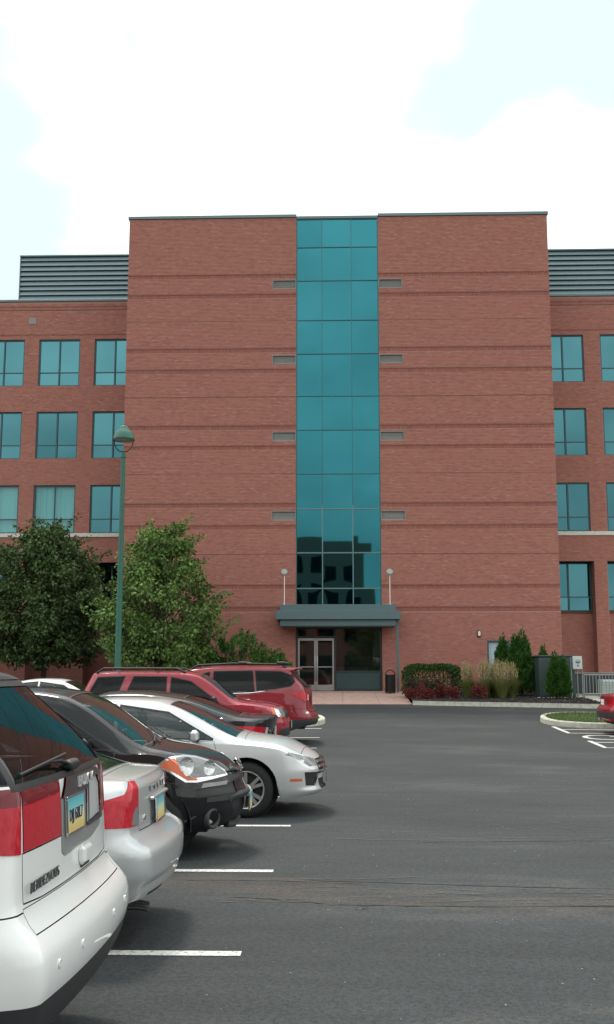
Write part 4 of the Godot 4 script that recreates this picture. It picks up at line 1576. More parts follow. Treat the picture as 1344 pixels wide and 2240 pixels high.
	for s in gs:
		rng.seed = int(s[0] * 100) + 7
		var o := thing("feather_grass", "tall feathery ornamental grass, %s" % s[2], "ornamental grass", Vector3(s[0], 0.76, s[1]), 0.0, "ornamental grasses in the bed")
		var m := MB.new()
		for k in 950:
			var a := rf(0, TAU)
			var lean := rf(0.1, 0.75)
			var h := rf(0.45, 0.95)
			blade(m, Vector3(cos(a) * rf(0, 0.14), 0, sin(a) * rf(0, 0.14)), Vector3(cos(a), 0, sin(a)), lean, h, 0.016, Color(0.10, 0.155, 0.035).lerp(Color(0.16, 0.155, 0.05), rng.randf()))
		put(m, "blades", M.leaf, o)
		var pl := MB.new()
		var tallness := rf(0.92, 1.08)
		for k in 75:
			var a := rf(0, TAU)
			var h := rf(1.0, 1.5) * tallness
			var lean := rf(0.0, 0.22)
			var b0 := Vector3(cos(a) * rf(0, 0.16), 0, sin(a) * rf(0, 0.16))
			var tip := b0 + Vector3(cos(a) * lean, h, sin(a) * lean)
			var q := b0.lerp(tip, 0.66)
			pl.colored = true
			pl.col = Color(0.28, 0.24, 0.12)
			pl.tube([b0, q], 0.003, 3, false)
			for j in 9:
				var f := j / 9.0
				var p := q.lerp(tip, f)
				var d := ((tip - q).normalized() + rdir() * 0.35).normalized()
				var v := rf(0.8, 1.2)
				leaf(pl, p, d, d.cross(rdir()).normalized(), 0.11, 0.03 * (1.1 - f * 0.7), Color(0.36 * v, 0.30 * v, 0.16 * v))
		put(pl, "plumes", M.leaf, o)
	# conical evergreens
	var cg := Color(0.042, 0.118, 0.024)
	conifer("conical_evergreen", "conical evergreen in front of the pale service door", Vector3(6.82, 0.83, -44.6), 0.9, 2.5, 8500, 91, cg, [[0.0, 1.0, 1.0]])
	conifer("conical_evergreen", "tallest conical evergreen, right of the feathery grasses", Vector3(7.48, 0.80, -44.0), 1.1, 2.8, 7000, 92, cg, [[0.06, 1.0, 0.95], [-0.24, 0.96, 0.65]])
	conifer("conical_evergreen", "conical evergreen peeping over the transformer cabinet", Vector3(8.80, 0.85, -46.2), 0.62, 2.1, 4500, 93, cg, [[0.0, 1.0, 1.0]])
	conifer("conical_evergreen", "low twin-peaked evergreen in front of the transformer cabinet", Vector3(8.43, 0.72, -41.7), 0.74, 1.82, 5000, 94, Color(0.04, 0.115, 0.02), [[-0.06, 1.0, 0.85], [0.28, 0.9, 0.62]])

func blade(m: MB, p: Vector3, out: Vector3, lean: float, h: float, w: float, c: Color) -> void:
	var side := Vector3(-out.z, 0, out.x).rotated(Vector3.UP, rf(-0.8, 0.8)) * w * 0.5
	var a := p + out * lean * 0.35 * h + Vector3(0, h * 0.6, 0)
	var b := p + out * lean * h + Vector3(0, h * (1.0 - lean * 0.35), 0)
	var i := m.v.size()
	var nn := side.cross(a - p)
	for q in [p - side, p + side, a + side * 0.8, a - side * 0.8, b]:
		m.v.append(q)
		m.n.append(nn.normalized())
		m.c.append(c)
	m.ix.append_array(PackedInt32Array([i, i + 2, i + 1, i, i + 3, i + 2, i + 3, i + 4, i + 2]))

# ---------------------------------------------------------------- vehicles
# A body is one lofted skin: rings of points along the length, closed by a cap at nose and tail. Glass, lamps and doors are cut out
# of that skin along outlines drawn in side, end, plan or corner view, so every part follows the curvature of the body.
class Shell:
	var p := PackedVector3Array()
	var t := PackedInt32Array()      # triangles, counter-clockwise from outside
	var cn := PackedVector3Array()   # normal at each triangle corner; edges sharper than 36 degrees stay crisp
	func corners() -> void:
		var nf := t.size() / 3
		var fn := PackedVector3Array()
		var un := PackedVector3Array()
		fn.resize(nf); un.resize(nf)
		var start := PackedInt32Array()
		start.resize(p.size() + 1)
		for k in nf:
			var a := p[t[k * 3]]
			fn[k] = (p[t[k * 3 + 1]] - a).cross(p[t[k * 3 + 2]] - a)
			un[k] = fn[k].normalized()
			for j in 3: start[t[k * 3 + j] + 1] += 1
		for k in p.size(): start[k + 1] += start[k]
		var fill := start.duplicate()
		var adj := PackedInt32Array()
		adj.resize(t.size())
		for k in t.size():
			adj[fill[t[k]]] = k / 3
			fill[t[k]] += 1
		cn.resize(t.size())
		for k in t.size():
			var me := un[k / 3]
			var sum := Vector3.ZERO
			for q in range(start[t[k]], start[t[k] + 1]):
				if un[adj[q]].dot(me) > 0.81: sum += fn[adj[q]]
			cn[k] = sum.normalized() if sum.length() > 1e-12 else me

func bottom(sp: Dictionary, x: float) -> float:
	var y := cu(sp.bot, x)
	for a in sp.arch:
		var d: float = x - a[0]
		if absf(d) < a[2]: y = maxf(y, a[1] + sqrt(a[2] * a[2] - d * d))
	return y

func car_skin(sp: Dictionary) -> Shell:
	var L2: float = sp.L * 0.5
	var W2: float = sp.W * 0.5
	var st := []
	var step: float = sp.get("step", 0.055)
	for e in [0.0, 0.012, 0.03, 0.055, 0.085, 0.12, 0.16, 0.2, 0.25, 0.3]:
		st.append(-L2 + e); st.append(L2 - e)
	var x := -L2 + 0.35
	while x < L2 - 0.33:
		st.append(x)
		x += step
	for a in sp.arch:
		for q in [-1.0, -0.995, -0.97, -0.92, -0.84, -0.73, -0.6, 0.6, 0.73, 0.84, 0.92, 0.97, 0.995, 1.0]: st.append(a[0] + a[2] * q * 0.9999)
	st.sort()
	var s2 := [st[0]]
	for k in range(1, st.size()):
		if st[k] - s2[s2.size() - 1] > 0.002: s2.append(st[k])
	var n1 := 22
	var n2 := 10
	var n3 := 9
	var half := n1 + n2 + n3
	var sk := Shell.new()
	var rs := 2 * half + 1
	for s in s2:
		var W := cu(sp.wid, s) * W2
		var yt := cu(sp.prof, s)
		var yb := minf(cu(sp.belt, s), yt - 0.03)
		var y0 := minf(bottom(sp, s), yb - 0.05)
		var ye := maxf(yt - cu(sp.crown, s), yb + 0.008)
		var zb := W - cu(sp.sec, yb)
		var ze = zb - 0.012 - sp.tumble * (ye - yb) - cu(sp.inset, s)
		var ring := []
		for j in n1:
			var y := lerpf(y0, yb, float(j) / n1)
			ring.append(Vector2(W - cu(sp.sec, y), y))
		for j in n2:
			var f := float(j) / n2
			ring.append(Vector2(lerpf(zb, ze, f) + 0.035 * f * (1.0 - f) * 4.0 * minf(1.0, (ye - yb) * 2.0), lerpf(yb, ye, f)))
		for j in n3 + 1:
			var a := PI * 0.5 * j / n3
			ring.append(Vector2(ze * cos(a), ye + (yt - ye) * sin(a)))
		for j in rs:
			var q: Vector2 = ring[j] if j <= half else ring[2 * half - j]
			var z := q.x if j <= half else -q.x
			sk.p.append(Vector3(s + end_shift(sp, s, q.y, z), q.y, z))
	var m := s2.size()
	for k in m - 1:
		for j in rs - 1:
			var a := k * rs + j
			sk.t.append_array(PackedInt32Array([a, a + rs, a + rs + 1, a, a + rs + 1, a + 1]))
	# caps
	for e in 2:
		var base := 0 if e == 0 else (m - 1) * rs
		var s: float = s2[0] if e == 0 else s2[m - 1]
		var K := 26
		var rows := []
		for j in half:
			var A := sk.p[base + j]
			var row := [base + 2 * half - j]
			for c in range(1, K):
				var z := lerpf(-A.z, A.z, float(c) / K)
				sk.p.append(Vector3(s + end_shift(sp, s, A.y, z), A.y, z))
				row.append(sk.p.size() - 1)
			row.append(base + j)
			rows.append(row)
		for j in half - 1:
			for c in K:
				var a: int = rows[j][c]
				var b: int = rows[j][c + 1]
				var d: int = rows[j + 1][c + 1]
				var f: int = rows[j + 1][c]
				if e == 0: sk.t.append_array(PackedInt32Array([a, b, d, a, d, f]))
				else: sk.t.append_array(PackedInt32Array([a, d, b, a, f, d]))
		for c in K:
			var a: int = rows[half - 1][c]
			var b: int = rows[half - 1][c + 1]
			if e == 0: sk.t.append_array(PackedInt32Array([a, b, base + half]))
			else: sk.t.append_array(PackedInt32Array([a, base + half, b]))
	sk.corners()
	return sk

func end_shift(sp: Dictionary, s: float, y: float, z: float) -> float:
	var L2: float = sp.L * 0.5
	var W2: float = sp.W * 0.5
	var le: float = sp.get("end", 0.62)
	var r := 0.0
	if s < -L2 + le:
		var w := pow(1.0 - (s + L2) / le, 1.4)
		r += w * (cu(sp.rear, y) + sp.bow_r * pow(absf(z) / W2, 2.2))
	if s > L2 - le:
		var w := pow(1.0 - (L2 - s) / le, 1.4)
		r -= w * (cu(sp.front, y) + sp.bow_f * pow(absf(z) / W2, 2.2))
	return r

func flat_pt(ax: String, q: Vector3) -> Vector2:
	match ax:
		"side", "all": return Vector2(q.x, q.y)
		"rear", "front": return Vector2(q.z, q.y)
		"rear2", "front2": return Vector2(absf(q.z), q.y)
		"top": return Vector2(q.x, absf(q.z))
		"fc": return Vector2((q.x - absf(q.z)) * 0.7071, q.y)
		_: return Vector2((-q.x - absf(q.z)) * 0.7071, q.y)      # rc

func faces(ax: String, nn: Vector3, z: float) -> bool:
	match ax:
		"side": return absf(nn.z) > 0.25
		"all": return true
		"rear", "rear2": return nn.x < -0.2
		"front", "front2": return nn.x > 0.2
		"top": return nn.y > 0.12
		"fc": return nn.x * 0.7071 + absf(nn.z) * 0.7071 > 0.15
		_: return -nn.x * 0.7071 + absf(nn.z) * 0.7071 > 0.15

# regions: [name, view, outline, material or null (leave a gap), offset, both sides apart]
func carve(sk: Shell, regions: Array, body_mat: Material, parent: Node) -> MeshInstance3D:
	var outs := {}
	var body := MB.new()
	var rg := []
	for r in regions:
		var poly := PackedVector2Array()
		for q in r[2]: poly.append(q)
		if Geometry2D.is_polygon_clockwise(poly): poly.reverse()
		var lo := poly[0]
		var hi := poly[0]
		for q in poly:
			lo = lo.min(q); hi = hi.max(q)
		rg.append([r, poly, lo, hi])
	for k in range(0, sk.t.size(), 3):
		var P := [sk.p[sk.t[k]], sk.p[sk.t[k + 1]], sk.p[sk.t[k + 2]]]
		var N := [sk.cn[k], sk.cn[k + 1], sk.cn[k + 2]]
		var cz: float = P[0].z + P[1].z + P[2].z
		var nn: Vector3 = N[0] + N[1] + N[2]
		nn = nn.normalized()
		var pieces := [[P, N]]
		for q in rg:
			if pieces.is_empty(): break
			var r = q[0]
			var ax: String = r[1]
			if not faces(ax, nn, cz): continue
			var a0 := flat_pt(ax, P[0])
			var a1 := flat_pt(ax, P[1])
			var a2 := flat_pt(ax, P[2])
			var tl := a0.min(a1.min(a2))
			var th := a0.max(a1.max(a2))
			if tl.x > q[3].x or th.x < q[2].x or tl.y > q[3].y or th.y < q[2].y: continue
			if r.size() > 6 and not (r[6] as Callable).call((P[0] + P[1] + P[2]) / 3.0): continue
			var key: String = r[0] + ("|1" if r[5] and cz < 0 else "|0")
			var left := []
			for pc in pieces:
				var res := split(pc, ax, q[1])
				left.append_array(res[1])
				if r[0] == "": continue
				if not outs.has(key): outs[key] = [MB.new(), r]
				for g in res[0]: emit(outs[key][0], g, r[4])
			pieces = left
		for pc in pieces: emit(body, pc, 0.0)
	var bo := put(body, "body", body_mat, parent)
	for key in outs:
		var r = outs[key][1]
		if outs[key][0].v.size() == 0: continue
		put(outs[key][0], r[0], r[3], parent)
	return bo

func emit(mb: MB, pc: Array, off: float) -> void:
	var i := mb.v.size()
	for j in 3:
		mb.v.append(pc[0][j] + pc[1][j] * off)
		mb.n.append(pc[1][j])
	mb.ix.append(i); mb.ix.append(i + 2); mb.ix.append(i + 1)

func split(pc: Array, ax: String, poly: PackedVector2Array) -> Array:
	var a := flat_pt(ax, pc[0][0])
	var b := flat_pt(ax, pc[0][1])
	var c := flat_pt(ax, pc[0][2])
	var area := (b - a).cross(c - a)
	if absf(area) < 1e-7:
		return [[pc], []] if Geometry2D.is_point_in_polygon((a + b + c) / 3.0, poly) else [[], [pc]]
	var tri := PackedVector2Array([a, b, c] if area > 0 else [a, c, b])
	var ins := []
	var outp := []
	var ipoly := Geometry2D.intersect_polygons(tri, poly)
	if ipoly.is_empty(): return [[], [pc]]
	var cp := Geometry2D.clip_polygons(tri, poly)
	if cp.is_empty(): return [[pc], []]
	for k in 2:
		for g in (ipoly if k == 0 else cp):
			if g.size() < 3 or Geometry2D.is_polygon_clockwise(g): continue
			var idx := Geometry2D.triangulate_polygon(g)
			for m in range(0, idx.size(), 3):
				var PP := []
				var NN := []
				for j in 3:
					var q: Vector2 = g[idx[m + j]]
					var w1 := (q - a).cross(c - a) / area
					var w2 := (b - a).cross(q - a) / area
					var w0 := 1.0 - w1 - w2
					PP.append(pc[0][0] * w0 + pc[0][1] * w1 + pc[0][2] * w2)
					NN.append((pc[1][0] * w0 + pc[1][1] * w1 + pc[1][2] * w2).normalized())
				var gn: Vector3 = (PP[1] - PP[0]).cross(PP[2] - PP[0])
				if gn.length() < 1e-9: continue
				if gn.dot(NN[0] + NN[1] + NN[2]) < 0:
					PP = [PP[0], PP[2], PP[1]]; NN = [NN[0], NN[2], NN[1]]
				(ins if k == 0 else outp).append([PP, NN])
	return [ins, outp]

func grow_poly(p: Array, d: float) -> Array:
	var r := Geometry2D.offset_polygon(PackedVector2Array(p), d, Geometry2D.JOIN_MITER)
	if r.is_empty(): return p
	var o := []
	for q in r[0]: o.append(q)
	return o

func with_gap(name: String, view: String, poly: Array, m: Material, both: bool, gap := 0.005) -> Array:
	var p := PackedVector2Array(poly)
	if Geometry2D.is_polygon_clockwise(p): p.reverse()
	var a := []
	for q in p: a.append(q)
	return [[name, view, grow_poly(a, -gap * 0.5), m, 0.0, both], ["", view, grow_poly(a, gap * 0.5), null, 0.0, both]]

# glass with a dark surround
func pane(name: String, view: String, poly: Array, m: Material, both: bool, frame := 0.018) -> Array:
	var p := PackedVector2Array(poly)
	if Geometry2D.is_polygon_clockwise(p): p.reverse()
	var a := []
	for q in p: a.append(q)
	var r := [[name, view, a, m, -0.006, both]]
	if frame > 0: r.append(["window_seal", view, grow_poly(a, frame), M.plastic_black, -0.001, both])
	return r

var wheel_cache := {}
func wheel(parent: Node, at: Vector3, R: float, rim: float, width: float, spokes: int, side: float, style := 0) -> void:
	var key := "%.3f %.3f %.3f %d %d" % [R, rim, width, spokes, style]
	if not wheel_cache.has(key):
		var t := MB.new()
		var h := width * 0.5
		t.lathe([Vector2(rim * 0.97, -h), Vector2(rim + 0.02, -h - 0.006), Vector2(R - 0.035, -h), Vector2(R - 0.008, -h + 0.025), Vector2(R, -h + 0.05), Vector2(R, h - 0.05), Vector2(R - 0.008, h - 0.025), Vector2(R - 0.035, h), Vector2(rim + 0.02, h + 0.006), Vector2(rim * 0.97, h)], 40, false)
		var r := MB.new()
		r.lathe([Vector2(rim * 0.86, h - 0.09), Vector2(rim * 0.92, h - 0.008), Vector2(rim * 0.985, h + 0.004), Vector2(rim, h - 0.002), Vector2(rim, -h)], 40, false)
		r.lathe([Vector2(0.075, h - 0.03), Vector2(0.07, h - 0.006), Vector2(0.03, h), Vector2(0, h)], 20, false)
		for k in spokes:
			for d in ([-1.0, 1.0] if style == 0 else [0.0]):
				var a := TAU * k / spokes
				var a2: float = a + d * 0.2
				var p0 := Vector3(cos(a + d * 0.12) * 0.05, h - 0.018, sin(a + d * 0.12) * 0.05)
				var p1 := Vector3(cos(a2) * rim * 0.93, h - 0.02, sin(a2) * rim * 0.93)
				var dr := (p1 - p0).normalized()
				var sw := Vector3.UP.cross(dr) * (0.017 if style == 0 else 0.034)
				var up := Vector3(0, 0.016, 0)
				var dn := Vector3(0, -0.025, 0)
				r.quad(p0 - sw + up * 0.6, p0 + sw + up * 0.6, p1 + sw * 1.15 + up, p1 - sw * 1.15 + up)
				r.quad(p0 + sw + up * 0.6, p0 + sw * 1.3 + dn, p1 + sw * 1.4 + dn, p1 + sw * 1.15 + up)
				r.quad(p0 - sw * 1.3 + dn, p0 - sw + up * 0.6, p1 - sw * 1.15 + up, p1 - sw * 1.4 + dn)
		var b := MB.new()
		b.lathe([Vector2(rim * 0.98, h - 0.1), Vector2(0.0, h - 0.1)], 24)
		wheel_cache[key] = [t.mesh(), r.mesh(), b.mesh()]
	var c = wheel_cache[key]
	var o := Node3D.new()
	o.name = "wheel"
	parent.add_child(o, true)
	o.position = at
	o.basis = Basis(Vector3.RIGHT, PI * 0.5 * side) * Basis(Vector3.UP, 0.35 + at.x)
	put_mesh(c[0], "tyre", M.tyre, o)
	put_mesh(c[1], "rim", M.rim_silver, o)
	put_mesh(c[2], "brake_disc", M.rim_dark, o)

func seat(parent: Node, at: Vector3) -> void:
	var s := MB.new()
	s.box(at + Vector3(0.05, 0.12, 0), Vector3(0.5, 0.2, 0.5), 0.06)
	s.box(at + Vector3(-0.24, 0.45, 0), Vector3(0.16, 0.62, 0.48), 0.06, Basis(Vector3.BACK, 0.22))
	s.box(at + Vector3(-0.33, 0.84, 0), Vector3(0.1, 0.17, 0.27), 0.04, Basis(Vector3.BACK, 0.15))
	put(s, "seat", M.seat_cloth, parent)

func text3(parent: Node, called: String, s: String, size: float, depth: float, m: Material, xf: Transform3D, wide := 1.0) -> MeshInstance3D:
	var f := SystemFont.new()
	f.font_names = PackedStringArray(["Droid Sans"])
	f.font_weight = 500
	var tm := TextMesh.new()
	tm.text = s
	tm.font = f
	tm.font_size = 32
	tm.pixel_size = size / 23.0
	tm.depth = depth
	tm.curve_step = 4.0
	var o := MeshInstance3D.new()
	o.name = called
	o.mesh = tm
	o.material_override = m
	o.transform = Transform3D(xf.basis * Basis.from_scale(Vector3(wide, 1, 1)), xf.origin)
	parent.add_child(o, true)
	return o

# plate facing out of the tail (local -x) or nose (+x); printed blue above, sand below
func plate(parent: Node, at: Vector3, dir: float, tilt: float, s: String) -> void:
	var o := MB.new()
	o.colored = true
	var rows := [[0.5, Color(0.10, 0.42, 0.50)], [0.22, Color(0.16, 0.50, 0.52)], [0.0, Color(0.52, 0.60, 0.45)], [-0.25, Color(0.66, 0.58, 0.26)], [-0.5, Color(0.62, 0.42, 0.10)]]
	for k in rows.size() - 1:
		var y0: float = rows[k][0] * 0.152
		var y1: float = rows[k + 1][0] * 0.152
		var i := o.v.size()
		o.col = rows[k][1]
		o.vert(Vector3(-0.152, y0, 0.003), Vector3.BACK); o.vert(Vector3(0.152, y0, 0.003), Vector3.BACK)
		o.col = rows[k + 1][1]
		o.vert(Vector3(0.152, y1, 0.003), Vector3.BACK); o.vert(Vector3(-0.152, y1, 0.003), Vector3.BACK)
		o.tri_i(i, i + 2, i + 1); o.tri_i(i, i + 3, i + 2)
	var p := put(o, "license_plate", M.plate_print, parent)
	p.transform = Transform3D(Basis(Vector3.UP, PI * 0.5 * dir) * Basis(Vector3.RIGHT, tilt), at)
	var f := MB.new()
	f.box(Vector3(0, 0.083, 0.002), Vector3(0.32, 0.014, 0.012), 0.003)
	f.box(Vector3(0, -0.083, 0.002), Vector3(0.32, 0.014, 0.012), 0.003)
	f.box(Vector3(0.156, 0, 0.002), Vector3(0.010, 0.152, 0.012), 0.003)
	f.box(Vector3(-0.156, 0, 0.002), Vector3(0.010, 0.152, 0.012), 0.003)
	f.box(Vector3(0, 0, -0.004), Vector3(0.31, 0.16, 0.006))
	put(f, "plate_frame", M.chrome, p)
	if s: text3(p, "plate_number", s, 0.05, 0.002, M.plate_ink, Transform3D(Basis(), Vector3(0, -0.004, 0.005)), 0.95)

# everything common to all vehicles: skin and cut-outs, wheels, cabin, underside, mirrors, handles
func vehicle(called: String, label: String, category: String, sp: Dictionary, at: Vector3, turn: float) -> Node3D:
	var t := thing(called, label, category, at, turn, sp.get("group", ""))
	t.rotation.z = sp.get("pitch", 0.0)
	var sk := car_skin(sp)
	carve(sk, sp.regions, sp.paint, t)
	var W2: float = sp.W * 0.5
	for a in sp.arch:
		for s in [-1.0, 1.0]:
			wheel(t, Vector3(a[0], a[1], s * (W2 - sp.get("track", 0.125))), sp.R, sp.rim, 0.215, sp.get("spokes", 5), s, sp.get("style", 0))
			var lin2 := MB.new()
			var prev := []
			for k in 15:
				var an := PI * (k / 14.0) * 1.1 - 0.05 * PI
				var d = Vector3(cos(an), sin(an), 0) * (a[2] + 0.004)
				var row := [Vector3(a[0], a[1], s * (W2 - 0.035)) + d, Vector3(a[0], a[1], s * (W2 - 0.38)) + d]
				if prev.size():
					if s > 0: lin2.quad(prev[0], prev[1], row[1], row[0])
					else: lin2.quad(prev[1], prev[0], row[0], row[1])
				prev = row
			lin2.xf = Transform3D(Basis(Vector3.RIGHT, PI * 0.5 * s), Vector3(a[0], a[1], s * (W2 - 0.37)))
			lin2.lathe([Vector2(a[2], 0.0), Vector2(0.0, 0.0)], 20)
			put(lin2, "wheel_liner", M.plastic_black, t)
	var L2: float = sp.L * 0.5
	var ub := MB.new()
	var yb: float = sp.get("floor", 0.27)
	var fa: float = sp.arch[0][0] if sp.arch[0][0] > sp.arch[1][0] else sp.arch[1][0]
	var ra: float = sp.arch[1][0] if sp.arch[0][0] > sp.arch[1][0] else sp.arch[0][0]
	var wr: float = sp.arch[0][2]
	ub.span(Vector3(ra + wr + 0.03, yb - 0.07, -W2 + 0.10), Vector3(fa - wr - 0.03, yb, W2 - 0.10))
	ub.span(Vector3(-L2 + 0.30, yb - 0.02, -W2 + 0.4), Vector3(ra + wr + 0.03, yb + 0.03, W2 - 0.4))
	ub.span(Vector3(fa - wr - 0.03, yb - 0.05, -W2 + 0.4), Vector3(L2 - 0.35, yb + 0.02, W2 - 0.4))
	put(ub, "underbody", M.plastic_black, t)
	var ca := MB.new()
	var cowl: float = sp.cowl
	ca.span(Vector3(cowl - 0.35, 0.5, -W2 + 0.14), Vector3(cowl + 0.1, cu(sp.belt, cowl) - 0.03, W2 - 0.14), 0.08)
	put(ca, "dashboard", M.cabin, t)
	var sx: float = sp.seats[0]
	seat(t, Vector3(sx, 0.32, 0.38)); seat(t, Vector3(sx, 0.32, -0.38))
	var rx: float = sp.seats[1]
	for q in [-0.42, 0.0, 0.42]: seat(t, Vector3(rx, 0.34, q))
	var pk := MB.new()
	pk.span(Vector3(-L2 + 0.5, 0.4, -W2 + 0.2), Vector3(rx - 0.45, cu(sp.belt, rx - 0.5) - 0.06, W2 - 0.2))
	put(pk, "rear_shelf", M.cabin, t)
	var sw := MB.new()
	var ring := []
	for k in 21: ring.append(Vector3(cowl - 0.45, 0.93 + cos(TAU * k / 20.0) * 0.17, -0.38 + sin(TAU * k / 20.0) * 0.18))
	sw.tube(ring, 0.015, 6, false)
	put(sw, "steering_wheel", M.plastic_black, t)
	# door mirrors
	var mp: Vector3 = sp.mirror
	for s in [-1.0, 1.0]:
		var mm := MB.new()
		mm.box(Vector3(mp.x, mp.y, s * (mp.z + 0.1)), Vector3(0.11, 0.15, 0.22), 0.045)
		var mo := put(mm, "door_mirror", sp.get("mirror_mat", sp.paint), t)
		var ma := MB.new()
		ma.box(Vector3(mp.x + 0.01, mp.y - 0.055, s * (mp.z - 0.01)), Vector3(0.07, 0.04, 0.12), 0.012)
		put(ma, "mirror_arm", M.plastic_black, mo)
		var mg := MB.new()
		mg.box(Vector3(mp.x - 0.054, mp.y, s * (mp.z + 0.1)), Vector3(0.006, 0.115, 0.18), 0.002)
		put(mg, "mirror_glass", M.chrome, mo)
	for hp in sp.get("handles", []):
		for s in [-1.0, 1.0]:
			var hm := MB.new()
			hm.box(Vector3(hp[0], hp[1], s * hp[2]), Vector3(0.17, 0.028, 0.05), 0.012)
			put(hm, "door_handle", sp.get("handle_mat", sp.paint), t)
	return t

func wiper(parent: Node, a: Vector3, b: Vector3, c: Vector3) -> void:
	var m := MB.new()
	m.tube([a, a.lerp(b, 0.5) + Vector3(0, 0.012, 0), b], [0.012, 0.009, 0.006], 6)
	m.tube([b.lerp(c, -0.75), c], 0.008, 5)
	put(m, "wiper", M.plastic_black, parent)

func spec(L: float, W: float, R: float, axles: Array, paint_mat: Material) -> Dictionary:
	var h := L * 0.5
	return {
		"L": L, "W": W, "R": R, "rim": R - 0.105, "paint": paint_mat,
		"arch": [[axles[0], R, R + 0.06], [axles[1], R, R + 0.06]],
		"wid": pv([-h, 0.74, -h + 0.02, 0.82, -h + 0.06, 0.885, -h + 0.14, 0.935, -h + 0.35, 0.975, -h + 0.9, 1.0, h - 1.0, 1.0, h - 0.5, 0.97, h - 0.2, 0.91, h - 0.08, 0.85, h - 0.02, 0.76, h, 0.66]),
		"sec": pv([0.15, 0.12, 0.25, 0.05, 0.38, 0.015, 0.55, 0.0, 0.72, 0.004, 0.9, 0.025, 1.05, 0.05, 1.4, 0.09]),
		"bot": pv([-h, 0.34, -h + 0.4, 0.24, -h + 0.9, 0.21, h - 0.9, 0.20, h - 0.4, 0.21, h, 0.25]),
		"crown": pv([-h, 0.06, 0, 0.075, h - 1.0, 0.08, h, 0.09]),
		"inset": pv([-h, 0.03, -h + 0.7, 0.03, -h + 1.2, 0.0, h - 1.9, 0.0, h - 1.1, 0.03, h, 0.06]),
		"rear": pv([0.2, 0.10, 0.34, 0.03, 0.5, 0.0, 0.62, 0.0, 0.7, 0.06, 0.75, 0.09, 1.0, 0.12, 1.1, 0.16]),
		"front": pv([0.18, 0.16, 0.28, 0.05, 0.4, 0.0, 0.52, 0.0, 0.62, 0.03, 0.75, 0.09, 0.9, 0.2]),
		"bow_r": 0.22, "bow_f": 0.30, "tumble": 0.42, "seats": [0.25, -0.65],
		"regions": [],
	}

func rear_x(sp: Dictionary, y: float, z: float) -> float: return -sp.L * 0.5 + end_shift(sp, -sp.L * 0.5, y, z)
func front_x(sp: Dictionary, y: float, z: float) -> float: return sp.L * 0.5 + end_shift(sp, sp.L * 0.5, y, z)

func cars() -> void:
	white_suv()
	silver_saloon()
	black_hatch()
	silver_sedan()
	black_coupe_sedan()
	red_suv()
	red_crossover()
	far_cars()

func facing(dir: float, x: float, y: float, z: float, tilt := 0.0) -> Transform3D:
	return Transform3D(Basis(Vector3.UP, PI * 0.5 * dir) * Basis(Vector3.RIGHT, tilt), Vector3(x, y, z))

